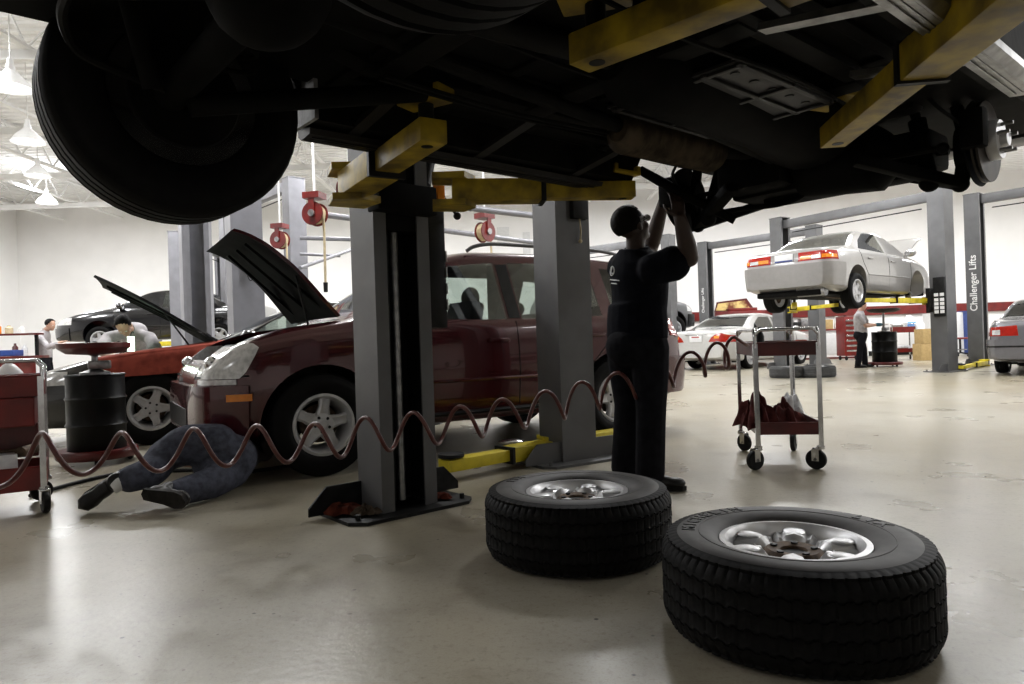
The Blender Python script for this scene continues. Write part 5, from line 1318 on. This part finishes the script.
# cars behind
S2 = sedan(dict(droop=.09, spin=.5))
W2 = P(101, 330, 16.2)
c2 = thing('sedan', 'dark car raised on a lift at the back left, beyond the bench man', 'car', car_at((W2.x, 16.2), R(187), S2, 1, 1)+V(0, 0, 1.02), R(187))
k2 = build_car(S2, c2, M['blackp'])
for s in (1, -1): k2.patch(yz([(s*.36, .58), (s*.95, .60), (s*.95, .76), (s*.42, .76)], 1.95, 2.6), 'headlight', M['clearl'], c2, .006)
k2.patch(yz([(-1, .22), (1, .22), (1, .52), (-1, .52)], 2.0, 2.6), 'front_bumper', M['blackp'], c2, .02)
fl, ll = V(math.cos(R(187)), math.sin(R(187)), 0), V(-math.sin(R(187)), math.cos(R(187)), 0)
cc = c2.location.copy(); cc.z = 0
Aq, Bq = cc+ll*1.55-fl*.8, cc-ll*1.55-fl*.8
lift2('far left lift holding up the dark car by the back wall', (Aq.x, Aq.y), (Bq.x, Bq.y), 3.6, 'postl', w=.42, arms=[((Aq-ll*.1).xy, (cc+ll*.55+fl*.8).xy, 1.06), ((Aq-ll*.1).xy, (cc+ll*.55-fl*.9).xy, 1.06), ((Bq+ll*.1).xy, (cc-ll*.55+fl*.8).xy, 1.06), ((Bq+ll*.1).xy, (cc-ll*.55-fl*.9).xy, 1.06)])
M['silver'] = mat('silver_paint', (.40, .40, .41), .25, .5, var=.04, coat=.8)
M['pearl'] = mat('pearl_white_paint', (.52, .515, .50), .25, .2, var=.03, coat=.9)
W3 = P(330, 372, 10.4)
c3 = thing('sedan', 'pale sedan mostly hidden behind the raised maroon hood', 'car', V(-2.6, 12.2, 0), R(212)); S3 = sedan(); k3 = build_car(S3, c3, M['silver'])
# ---- bench and clutter at the far left
wb3 = P(22, 360, 13.2)
bn = thing('workbench', 'dark workbench with red drawers at the far left', 'bench', (wb3.x-.85, 13.2, 0), .15)
MB().box((0, 0, .90), (2.2, .7, .05), bev=.01).build('bench_top', M['redd'], bn); MB().box((-.1, .05, .45), (1.9, .6, .84), bev=.01).build('cabinet', M['red'], bn)
MB().box((.2, .25, 1.35), (1.6, .25, .035)).build('shelf', M['redd'], bn); MB().bar((-.5, .3, .9), (-.5, .3, 1.75), .05, .05).build('shelf_post', M['black'], bn); MB().bar((.9, .3, .9), (.9, .3, 1.36), .05, .05).build('shelf_post', M['black'], bn)
T3 = lambda x, y: (Matrix.Translation(bn.location) @ Matrix.Rotation(.15, 4, 'Z')) @ V(x, y, 0)
for i, (x, z, m_, lab, hh, rr_) in enumerate(((.25, 1.368, 'amber', 'yellow can on the shelf of the far left bench', .20, .06), (.45, 1.368, 'cream', 'cream can on the shelf of the far left bench', .16, .07), (.68, 1.368, 'white', 'white bottle on the shelf of the far left bench', .14, .05), (.0, 1.368, 'dark', 'black can on the shelf of the far left bench', .3, .07), (.72, .926, 'plast', 'clear bottle on the far left bench top', .22, .05), (.55, .926, 'redd', 'red bottle on the far left bench top', .25, .05))):
    p = T3(x, .22); o = MB().lathe([(0, 0), (rr_, 0), (rr_, hh*.7), (rr_*.45, hh*.85), (rr_*.4, hh), (0, hh)], c=(p.x, p.y, z), seg=18).build('bottle', M[m_]); prop(o, lab, 'bottle')
p = T3(.35, -.15); o = MB().box((p.x, p.y, .985), (.9, .35, .115), rz=.15, bev=.015).build('parts_tray', M['blue']); prop(o, 'long blue parts tray on the far left bench top', 'tray')
# ---- hose reels on their overhead pipes
def reel(label, px, py, D, r, face, m='red', drop=1.0):
    q = P(px, py, D); t = thing('hose_reel', label, 'hose reel', q, 0, 'red overhead hose reels'); f = Vector(face).normalized(); s = V(-f.y, f.x, 0)
    for k in (-1, 1): MB().lathe([(0, -.008), (r, -.008), (r+.006, 0), (r, .008), (0, .008)], c=f*k*.075, axis=f, seg=30).build('reel_flange', M[m], t)
    pr = [(r*.4, -.066)]
    for i in range(7): y = -.06+.02*i; pr += [(r*.80, y-.009), (r*.86, y), (r*.80, y+.009)]
    MB().lathe(pr+[(r*.4, .066)], axis=f, seg=30, closed=True).build('hose_coil', M['cream'], t)
    MB().cyl(f*-.12, f*.12, .05, seg=18).build('hub', M['steel'], t)
    mb = MB().bar(V(0, 0, r+.05), V(0, 0, r+.14), .26, .24, up=f); mb.bar(f*.10, f*.10+V(0, 0, r+.1), .09, .02, up=f); mb.build('bracket', M[m], t)
    mb = MB().tube([s*r*.8, s*r*.83-V(0, 0, .3), s*r*.8-V(0, 0, drop)], .018, 10); mb.build('hose_end', M['cream'], t); MB().cyl(s*r*.8-V(0, 0, drop), s*r*.8-V(0, 0, drop+.14), .035, .03, 12).build('nozzle', M['black'], t)
    MB().cyl(V(0, 0, r+.1), V(0, 0, ZC+.03-q.z), .018, seg=8).build('drop_rod', M['ceil'], t)
    return t
reel('red hose reel hanging right of the raised maroon hood, hose hanging straight down', 315, 214, 10.0, .165, (-.25, -1, 0))
reel('small red hose reel half hidden behind the pale lift post', 280, 240, 13.4, .17, (-.25, -1, 0), drop=1.2)
reel('red hose reel wound with cream hose, hanging above the roof of the maroon SUV', 485, 232, 11.6, .17, (.75, -.65, 0), drop=1.5)
reel('red hose reel partly hidden behind the yellow lift arm', 350, 191, 8.6, .17, (.9, -.4, 0), drop=.6)
def pipe(a, b, r, label):
    o = MB().tube([a, b], r, 10).build('pipe', M['postl']); prop(o, label, 'pipe')
pipe(P(318, 214, 10.25), P(560, 246, 13.8), .045, 'thick grey overhead pipe carrying the hose reels')
pipe(P(300, 238, 12.5), P(372, 240, 13.0), .04, 'middle grey overhead pipe right of the raised hood')
pipe(P(300, 254, 13.6), P(340, 256, 14.0), .03, 'lowest thin overhead pipe right of the raised hood')
pipe(P(300, 268, 12.0), P(365, 245, 15.5), .035, 'slanting grey pipe below the hose reels')
pipe(P(452, 206, 10.6), P(545, 217, 11.2), .05, 'upper grey overhead pipe seen above the maroon roof')
for i, (px, py, D, w_, h_) in enumerate(((503, 232, 22.9, .42, .55), (527, 240, 22.9, .25, .75))):
    q = P(px, py, D); o = struct(MB().box((q.x, Y1-.02, q.z), (w_, .05, h_), bev=.01).build('trim_%d' % (40+i), mat('wall_panel', (.68, .68, .68), .6, var=.05)))
# ================================================================ silver sedan up on a lift
AE = R(39.6)
WE = P(853, 291, 12.3)
ES = sedan(dict(droop=.10, spin=.2, wheel='sedan6', tr=.74))
ES['hw'] = [(x, w*.95) for x, w in ES['hw']]
for k_ in ('top', 'belt', 'bot', 'hw'): ES[k_] = [(x if x >= -1.6 else -1.6+(x+1.6)*.93, v) for x, v in ES[k_]]
es = thing('sedan', 'silver sedan raised high on the lift at the right, seen from behind', 'car', car_at((WE.x, 12.3), AE, ES, -1, -1)+V(0, 0, WE.z-.318+.10), AE)
M['silverg'] = mat('warm_silver_paint', (.36, .35, .34), .28, .35, var=.04, coat=.8)
ES['inner'] = 'linl'
ke = build_car(ES, es, M['silverg'], glass='glassr', hood_angle=R(35))
M['tan'] = mat('taupe_bumper', (.25, .24, .23), .3, .4, var=.04, coat=.6)
for o in [o for o in bpy.data.objects if o.parent == es and o.name.startswith('wheel') and not o.name.startswith('wheel_well') and o.location.x > 0 and o.location.y < 0]:
    loc_ = o.location.copy()
    for ch in [c for c in bpy.data.objects if c.parent == o]: bpy.data.objects.remove(ch)
    bpy.data.objects.remove(o)
hubo = MB().lathe([(.05, -.02), (.14, -.02), (.14, .005), (.05, .005)], c=(loc_.x, -.66, loc_.z), axis=(0, -1, 0), seg=30, closed=True).build('brake_disc', M['rust'], es)
MB().lathe([(0, .06), (.03, .06), (.035, .03), (.07, .03), (.07, -.01), (0, -.01)], c=(loc_.x, -.66, loc_.z), axis=(0, -1, 0), seg=24).build('wheel_hub', M['steel'], hubo)
ke.patch(yz([(-1, .30), (1, .30), (1, .70), (-1, .70)], -2.6, -1.85), 'rear_bumper', M['tan'], es, .035)
M['tan0'] = mat('taupe_lower_paint', (.20, .185, .17), .3, .4, var=.04, coat=.6)
for s in (1, -1):
    ke.patch(MB().prism([(-.96, .2), (.94, .2), (.94, .52), (-.96, .52)], s*.5, s*1.2), 'side_cladding', M['tan'], es, .004)
    t = ke.patch(yz([(s*.26, .745), (s*1.0, .745), (s*1.0, .90), (s*.26, .90)], -2.6, -2.02), 'tail_lamp', M['redl'], es, .006)
    for a, b in ((.30, .52), (.68, .98)): ke.patch(yz([(s*a, .775), (s*b, .775), (s*b, .835), (s*a, .835)], -2.6, -2.06), 'indicator_lens', M['amber'], t, .012)
    ke.patch(yz([(s*.50, .77), (s*.66, .77), (s*.66, .83), (s*.50, .83)], -2.6, -2.06), 'reversing_lens', M['clearl'], t, .013)
ke.patch(yz([(-.25, .745), (.25, .745), (.25, .90), (-.25, .90)], -2.6, -2.2), 'plate_recess', M['tan'], es, .004)
pb = MB().box((-2.338, 0, .825), (.012, .34, .135), bev=.004).build('license_plate', M['num'], es)
MB().box((-2.345, 0, .775), (.004, .33, .028)).build('plate_band', M['numb'], pb)
mb = MB(); mb.box((-1.9, 0, .20), (.7, 1.2, .10), bev=.03); mb.build('floor_pan', M['under'], es)
MB().cyl((-2.15, -.15, .22), (-2.15, -.65, .22), .085, seg=20).build('muffler', M['steel'], es)
MB().tube([(-1.335, -.66, .218), (-1.335, .66, .218)], .05, 12).build('rear_axle', M['under'], es)
MB().tube(spline([(1.2, 0, .2), (0, .05, .17), (-1.2, -.1, .2), (-2.0, -.3, .22)], 20), .03, 8).build('exhaust_pipe', M['rust'], es)
MB().box((0, 0, .19), (2.2, 1.3, .04), bev=.01).build('underbody', M['under'], es)
# its lift
def on(base, ang, u, v): return V(base.x+u*math.cos(ang)-v*math.sin(ang), base.y+u*math.sin(ang)+v*math.cos(ang), 0)
Ap = gx(936, 14.0); Bp = gx(789, 17.0)
L3 = thing('vehicle_lift', 'grey two post lift holding up the silver sedan', 'lift', (Ap[0], Ap[1], 0))
a3 = math.atan2(Bp[1]-Ap[1], Bp[0]-Ap[0])
p3 = lift_post(L3, Ap, a3, 3.72, .36, .32, 'post', plate=(.55, .75)); q3 = lift_post(L3, Bp, a3+PI, 3.72, .36, .32, 'post', plate=(.55, .75))
overhead(L3, Ap, Bp, 3.55, 3.55)
zc = es.location.z+.02
pa = V(Ap[0], Ap[1], 0)+V(math.cos(a3), math.sin(a3), 0)*.12; pb_ = V(Bp[0], Bp[1], 0)-V(math.cos(a3), math.sin(a3), 0)*.12
for pp, vs in ((pa, -.62), (pb_, .62)):
    for u in (.85, -.85): arm(L3, pp.xy, on(es.location, AE, u, vs).xy, zc+.0, .13, .10, pad_h=.05, m='yellowb', yoke=False)
T3_ = Matrix.Translation((Ap[0], Ap[1], 0)) @ Matrix.Rotation(a3, 4, 'Z')
mb = MB().box((.0, -.02, zc+.05), (.16, .40, .5), bev=.01); mb.xform(T3_); mb.build('carriage', M['dark'], p3, world=True)
mb = MB().box((-.20, .20, 1.50), (.22, .05, .78), bev=.01); mb.xform(T3_); cbx = mb.build('control_panel', M['black'], p3, world=True)
for z in (1.20, 1.28, 1.36, 1.44, 1.54):
    for y in (-.26, -.15): MB().box((y, .228, z), (.08, .004, .062)).xform(T3_).build('notice', M['num'], cbx, world=True, smooth=False)
mb = MB().lathe([(.045, -.03), (.12, -.03), (.135, 0), (.12, .03), (.045, .03)], c=(-.1, -.24, 3.62), axis=(0, 1, 0), seg=26, closed=True); mb.xform(T3_); mb.build('cable_pulley', M['white'], p3, world=True)
mb = MB().cyl((-.16, -.22, .02), (-.16, -.22, 3.5), .022, seg=10); mb.xform(T3_); mb.build('conduit', M['postl'], p3, world=True)
mb = MB().box((-.1, -.21, 1.68), (.12, .07, .18), bev=.01); mb.xform(T3_); mb.build('switch_box', M['black'], p3, world=True)
# far lifts at the right
def label_text(root, loc, ang, size, s='Challenger Lifts', sp=1.0):
    me = text_mesh(s, size, .001, sp)
    me.transform(Matrix.Translation(loc) @ Matrix.Rotation(ang, 4, 'Z') @ Matrix.Rotation(PI/2, 4, 'X') @ Matrix.Rotation(PI/2, 4, 'Z'))
    me.transform(wm(root).inverted()); return link(me, 'lettering', M['white'], root, smooth=False)
# face of each post that looks back at the camera: its outer web
def far_lift(label, A, B, h, w=.34, d=.30, text=True, tz=1.9, ts=.26, arms=(), face=None):
    L = thing('vehicle_lift', label, 'lift', (A[0], A[1], 0)); a = math.atan2(B[1]-A[1], B[0]-A[0])
    p = lift_post(L, A, a, h, w, d, 'post', plate=(.5, .72)); q = lift_post(L, B, a+PI, h, w, d, 'post', plate=(.5, .72))
    overhead(L, A, B, h-.12, h-.12)
    dx = V(math.cos(a), math.sin(a), 0); dy = V(-dx.y, dx.x, 0)
    if text:
        sgn = 1 if face == 'l' else -1
        c = V(A[0], A[1], tz)-dx*d/2+dy*sgn*(w/2+.002)
        label_text(p, c, a+(PI if sgn > 0 else 0), ts)
    for ar in arms: arm(L, *ar, .03, .13, .09, pad_h=.012, m='yellowb', yoke=False)
    return L
A4 = gx(986, 15.5); B4 = (A4[0]+2.1, A4[1]-2.7)
far_lift('grey lift with white lettering on its post above the grey sedan at the right edge', A4, B4, 3.86, .36, .30, True, 1.86, .20, [(G(985, 366)[:2], G(962, 371)[:2])], 'r')
A5 = gx(712, 21.0); B5 = gx(812, 18.6)
far_lift('far grey lift with white lettering, left of the raised silver sedan', A5, B5, 3.72, .36, .30, True, 1.95, .12, (), 'r')
A6 = gx(667, 18.6); B6 = (A6[0]-2.4, A6[1]+2.3)
L6 = lift2('grey lift holding a grey vehicle behind the standing mechanic', A6, B6, 3.6, 'post', w=.32, d=.26)
# vehicle raised on it, only the front end shows
AV = R(-35)
SV = dict(SUV); SV['droop'] = .08
cv = V((A6[0]+B6[0])/2, (A6[1]+B6[1])/2, 0)+V(math.cos(AV), math.sin(AV), 0)*.0
WV = P(678, 322, 18.7)
gv = thing('suv', 'grey vehicle raised on a lift far behind the standing mechanic', 'car', V(WV.x, 19.0, 0)-V(math.cos(R(42)), math.sin(R(42)), 0)*.35+V(-1.42, .1, .82), R(20))
kv = build_car(SV, gv, M['post'], lower=None)
kv.patch(yz([(-1, .33), (1, .33), (1, .655), (-1, .655)], 1.75, 2.4), 'front_bumper', M['black'], gv, .04)
for s in (1, -1): kv.patch(yz([(s*.42, .74), (s*.95, .74), (s*.95, .90), (s*.45, .90)], 1.74, 2.3), 'headlight', M['clearl'], gv, .006)
# ================================================================ pearl sedan on the floor
AL = R(41)
WL = P(748, 360, 17.6)
LS = sedan(dict(spin=.4, wheel='sedan', top=[(-2.46, .48), (-2.455, .80), (-2.42, .98), (-2.30, 1.02), (-1.75, 1.06), (-1.58, 1.08), (-.95, 1.37), (-.6, 1.44), (-.1, 1.45), (.22, 1.41), (.55, 1.28), (1.12, 1.0), (1.25, .965), (1.8, .87), (2.2, .77), (2.38, .66), (2.44, .50)],
    bot=[(-2.46, .36), (-2.25, .25), (-1.5, .20), (1.6, .19), (2.2, .21), (2.44, .29)], hw=[(-2.46, .70), (-2.42, .80), (-2.25, .87), (-1.8, .905), (-.8, .915), (1.0, .91), (1.6, .89), (2.1, .83), (2.35, .68), (2.44, .50)], belt=[(-2.46, .92), (-1.6, .99), (0, .95), (1.1, .895), (1.8, .79), (2.44, .58)]))
ls = thing('sedan', 'pearl white sedan on the floor beyond the cart, tail lamps facing the camera', 'car', car_at((WL.x, 17.6), AL, LS, -1, -1), AL)
LS['inner'] = 'linl'
kl = build_car(LS, ls, M['pearl'], glass='glassr')
kl.patch(yz([(-1, .30), (1, .30), (1, .64), (-1, .64)], -2.7, -1.85), 'rear_bumper', M['pearl'], ls, .035)
for s in (1, -1):
    t = kl.patch(yz([(s*.36, .72), (s*.44, .83), (s*.58, .92), (s*.72, .93), (s*.90, .86), (s*1.0, .76), (s*1.0, .70)], -2.7, -2.0), 'tail_lamp', M['redl'], ls, .006)
    kl.patch(yz([(s*.52, .80), (s*.66, .80), (s*.66, .87), (s*.52, .86)], -2.7, -2.2), 'indicator_lens', M['amber'], t, .012)
pb = MB().box((-2.475, 0, .80), (.012, .36, .17), bev=.004).build('license_plate', M['num'], ls)
MB().box((-2.482, 0, .845), (.004, .22, .03)).build('plate_band', M['redl'], pb)
MB().box((-2.46, 0, .90), (.03, .62, .02), bev=.005).build('trunk_strip', M['chrome'], ls)
# ================================================================ grey sedan cut by the right edge
AG = R(47)
WG = P(1003, 358, 12.9)
GS = sedan(dict(spin=.0))
gs = thing('sedan', 'grey sedan cut by the right edge of the picture', 'car', car_at((WG.x, 12.9), AG, GS, -1, 1), AG)
M['greyp'] = mat('grey_paint', (.20, .20, .215), .25, .5, var=.04, coat=.8)
kg = build_car(GS, gs, M['greyp'])
kg.patch(yz([(-1, .30), (1, .30), (1, .64), (-1, .64)], -2.7, -1.80), 'rear_bumper', M['greyp'], gs, .04)
for s in (1, -1):
    t = kg.patch(yz([(s*.40, .70), (s*1.0, .70), (s*1.0, .84), (s*.42, .88)], -2.7, -2.0), 'tail_lamp', M['redl'], gs, .006)
    kg.patch(yz([(s*.66, .72), (s*.78, .72), (s*.78, .80), (s*.66, .81)], -2.7, -2.2), 'reversing_lens', M['clearl'], t, .012)
    kg.patch(MB().prism([(-2.6, .50), (2.6, .50), (2.6, .53), (-2.6, .53)], s*.3, s*1.2), 'rub_strip', M['black'], gs, .042)
# ================================================================ tyres stacked flat on the far floor
wheel_kind('far', .33, .215, .21)
for i, (px, py, lab) in enumerate(((787, 377.5, 'loose wheel lying flat on the far floor, the left one of the pair'), (818, 377, 'loose wheel lying flat on the far floor, the right one of the pair'))):
    q = G(px, py); t = thing('loose_wheel', lab, 'wheel', (q.x, q.y, .112), i*.6, 'wheels lying beyond the cart')
    a, b, n_, bk_ = WK['far']; m_ = a.copy(); m_.transform(Matrix.Rotation(PI/2, 4, 'X')); link(m_, 'tire', mat('grey_dusty_tyre', (.05, .05, .05), .7, var=.3), t); m_ = b.copy(); m_.transform(Matrix.Rotation(PI/2, 4, 'X')); link(m_, 'rim', M['alloy_dull'], t)
# ================================================================ bench, chests and clutter along the right wall
def box_thing(name, label, cat, px, D, w, d, h, m, z=0.0, rz=0.0, bev=.01):
    q = P(px, 340, D); o = MB().box((0, 0, h/2), (w, d, h), bev=bev).build(name, M[m]); o.location = (q.x, D, z); o.rotation_euler = (0, 0, rz); prop(o, label, cat); return o
q = P(834, 340, 21.4)
wbn = thing('workbench', 'long white workbench with a red worktop along the back wall', 'bench', (q.x, 22.4, 0))
MB().box((0, 0, .93), (2.6, .9, .06), bev=.01).build('worktop', M['red'], wbn)
for i, x in enumerate((-.95, 0, .95)):
    b_ = MB().box((x, .02, .47), (.86, .8, .84), bev=.01).build('cabinet', M['white'], wbn); MB().box((x, -.39, .50), (.78, .02, .70), bev=.006).build('door', mat('cabinet_door', (.62, .62, .62), .5, var=.05), b_)
MB().box((0, .0, .03), (2.55, .78, .06)).build('plinth', M['redd'], wbn)
cl_ = [('dark tool box on the white bench', 'tool_box', -1.0, .5, .3, .26, 'dark'), ('grey parts box on the white bench', 'parts_box', -.55, .3, .3, .36, 'steel'), ('red jerry box on the white bench', 'parts_box', -.2, .28, .3, .22, 'redd'), ('brown carton on the white bench', 'carton', .15, .34, .3, .30, 'board'), ('white jug on the white bench', 'jug', .5, .16, .2, .40, 'white'), ('dark canister on the white bench', 'canister', .78, .24, .24, .42, 'dark'), ('pale bottle on the white bench end', 'bottle', 1.08, .14, .14, .34, 'plast')]
for lab, nm, x, w_, d_, h_, m_ in cl_:
    o = (MB().box((0, 0, h_/2), (w_, d_, h_), bev=.015) if nm not in ('jug', 'canister', 'bottle') else MB().lathe([(0, 0), (w_/2, 0), (w_/2, h_*.7), (w_*.2, h_*.88), (w_*.2, h_), (0, h_)], seg=20)).build(nm, M[m_])
    if nm in ('tool_box', 'parts_box', 'carton'):
        hd_ = MB().tube([(-w_*.25, 0, h_), (-w_*.22, 0, h_+.04), (w_*.22, 0, h_+.04), (w_*.25, 0, h_)], .010, 6) if nm == 'tool_box' else MB().box((0, 0, h_+.004), (w_*.98, .05, .008))
        hd_.build('handle' if nm == 'tool_box' else 'lid_tape', M['black'] if nm == 'tool_box' else M['cream'], o)
    o.location = (q.x+x, 22.25, .96); prop(o, lab, 'box' if 'box' in nm or nm == 'carton' else 'bottle')
# red drawer chest
q = P(854, 340, 20.6)
ch = thing('tool_chest', 'red tool chest with chrome drawer fronts behind the man at the black drum', 'tool chest', (q.x, 20.8, 0), .0)
MB().box((0, 0, .72), (.62, .55, 1.18), bev=.015).build('cabinet', M['red'], ch)
for i in range(7):
    dr = MB().box((0, -.283, .24+.15*i), (.56, .022, .12), bev=.006).build('drawer', M['red'], ch); MB().box((0, -.30, .285+.15*i), (.55, .02, .05), bev=.006).build('handle', M['chrome'], dr)
for x in (-.24, .24):
    for y in (-.2, .2): MB().lathe([(0, -.02), (.06, -.02), (.065, 0), (.06, .02), (0, .02)], c=(x, y, .065), axis=(1, 0, 0), seg=18).build('caster', M['rubber'], ch)
# red tall trolley with boxes, open shelves
q = P(905, 340, 19.6)
tr_ = service_cart('red trolley with boxes and bags on top, right of the black drum', (q.x, 19.8, 0), .05, .80, .45, .78, .22, .16, .10, 'y', 'red')
for nm, lab, x, w_, d_, h_, m_, z in (('white_case', 'white machine case on the red trolley', -.18, .44, .34, .30, 'white', .79), ('paper_pack', 'white pack on the lower shelf of the red trolley', -.05, .45, .30, .18, 'plast', .23)):
    o = MB().box((0, 0, h_/2), (w_, d_, h_), bev=.015).build('machine_case' if nm == 'white_case' else nm, M[m_]); 
    MB().box((0, -d_/2-.003, h_*.5), (w_*.7, .008, h_*.35)).build('front_panel', M['steel'], o)
    o.location = (q.x+x, 19.8, z); prop(o, lab, 'box')
o = MB().rings([((0, 0, 0), (1, 0, 0), (0, 1, 0), .15, .14), ((0, 0, .22), (1, 0, 0), (0, 1, 0), .18, .16), ((.02, 0, .38), (1, 0, 0), (0, 1, 0), .13, .12), ((.0, 0, .48), (1, 0, 0), (0, 1, 0), .05, .05)]).build('rag_bag', M['plast']); o.location = (q.x+.24, 19.8, .79); prop(o, 'clear bag of blue rags on the red trolley', 'bag')
MB().box((0, -.15, .16), (.24, .05, .26), bev=.02).build('blue_rags', M['bluel'], o)
o = MB().rings([((0, 0, 0), (1, 0, 0), (0, 1, 0), .12, .12), ((0, 0, .2), (1, 0, 0), (0, 1, 0), .14, .13), ((.02, 0, .33), (1, 0, 0), (0, 1, 0), .05, .05)]).build('rag_bag', M['plast']); o.location = (q.x+.56, 20.0, .79); o.location.x = q.x+.43; o.location.y = 19.62; prop(o, 'smaller clear bag on the right end of the red trolley', 'bag')
# cartons
for px, D, w_, h_, z, lab in ((926, 19.0, .52, .46, 0, 'lower brown carton beside the lift post of the silver sedan'), (927, 19.0, .46, .40, .462, 'upper brown carton stacked beside the lift post of the silver sedan')):
    o = box_thing('carton', lab, 'carton', px, D, w_, .42, h_, 'board', z); MB().box((0, 0, h_+.002), (w_*.98, .06, .004)).build('lid_tape', M['cream'], o)
# pale cabinet, blue panel, stool
o = box_thing('cabinet', 'pale grey wall cabinet between the two right lift posts', 'cabinet', 951, 22.6, 1.35, .8, 1.36, 'white'); MB().box((.35, -.405, .7), (.02, .02, 1.2)).build('door_gap', M['steel'], o); MB().box((.28, -.41, .75), (.03, .03, .18)).build('handle', M['chrome'], o)
o = box_thing('recycling_bin', 'tall dark blue bin beside the pale cabinet', 'bin', 971, 22.2, .46, .5, 1.35, 'blue', bev=.03); MB().box((0, 0, 1.37), (.50, .54, .05), bev=.015).build('lid', M['blue'], o)
q = P(960, 340, 20.6); st = thing('shop_stool', 'low rolling stool with a red seat before the pale cabinet', 'stool', (q.x, 20.6, 0))
MB().lathe([(0, .52), (.20, .52), (.215, .545), (.20, .575), (0, .58)], seg=28).build('seat', M['red'], st); MB().cyl((0, 0, .10), (0, 0, .52), .03, seg=14).build('column', M['black'], st)
for k in range(5):
    a = 2*PI*k/5; l_ = MB().bar((0, 0, .12), (.26*math.cos(a), .26*math.sin(a), .08), .04, .035).build('leg', M['black'], st); MB().ball((.25*math.cos(a), .25*math.sin(a), .035), .035, 12, 8).build('caster', M['rubber'], l_)
MB().lathe([(.16, .20), (.17, .20), (.17, .225), (.16, .225)], seg=24, closed=True).build('foot_ring', M['steel'], st)
# red tool box with a raised lid behind the pearl sedan
q = P(737, 320, 21.6)
tb = thing('tool_chest', 'red tool chest with its lid propped open, above the roof of the pearl sedan', 'tool chest', (q.x+.1, 21.8, 0), -.12)
MB().box((0, 0, .86), (1.5, .6, 1.5), bev=.02).build('cabinet', M['red'], tb)
for i in range(6): MB().box((0, -.305, .30+.20*i), (1.36, .02, .15), bev=.006).build('drawer', M['redd'], tb)
ld = MB().prism([(-.70, 1.63), (.55, 1.63), (.30, 2.02), (-.62, 1.93)], .10, .14).build('lid', M['redd'], tb)
MB().prism([(-.66, 1.66), (.42, 1.66), (.25, 1.95), (-.58, 1.88)], .094, .10).build('lid_reflection', mat('gold_reflection', (.55, .42, .16), .5, .2, var=.7, scale=5, dirt=(.18, .05, .02)), ld)  # gold reflection inside the lid, painted as a thin panel
MB().box((.1, -.05, 1.66), (.9, .35, .10), bev=.02).build('top_tray', M['red'], tb)
# ================================================================ man at the black drum, and that drum
q = G(885, 366.5)
oil_drum('far black oil drum beneath the raised silver sedan, beside the man working', (q.x, q.y, 0), .27, .74, 1.32, .36, panm='grease')
fd = V(.95, .1, 0).normalized()
J = dict(head=P(862.5, 305.5, 16.3), face=V(.93, -.1, -.3).normalized(), up=V(.3, 0, .95).normalized(), neck=P(860, 311.5, 16.3), sL=P(861, 315, 16.48), sR=P(858, 316, 16.1), eL=P(868, 325, 16.5), wL=P(877, 325, 16.45), eR=P(866, 326, 16.05), wR=P(876, 325, 16.15),
         hip=P(861, 333, 16.3), kL=P(864, 350, 16.4), aL=P(865, 364, 16.4), kR=P(860, 350, 16.2), aR=P(858, 364.5, 16.2), tL=V(1, .1, 0), tR=V(1, -.1, 0), hdL=V(.95, 0, .1), hdR=V(.95, .1, .1), pnL=V(0, 0, -1), pnR=V(0, 0, -1), fwd=fd, bow=.03)
J['aL'].z = .10; J['aR'].z = .10
pr_, *_r = person('man in a pale grey shirt working at the far black oil drum', J, ('grey_sh', 'pants'), .98, .016, skinm='skin', sleeve=.6)
for k in ('wL', 'wR'): MB().ball(J[k]+J['hd'+k[1]]*.06, (.085, .055, .045), 14, 10).build('work_glove', mat('teal_glove', (.02, .08, .11), .7, var=.2), pr_, world=True)
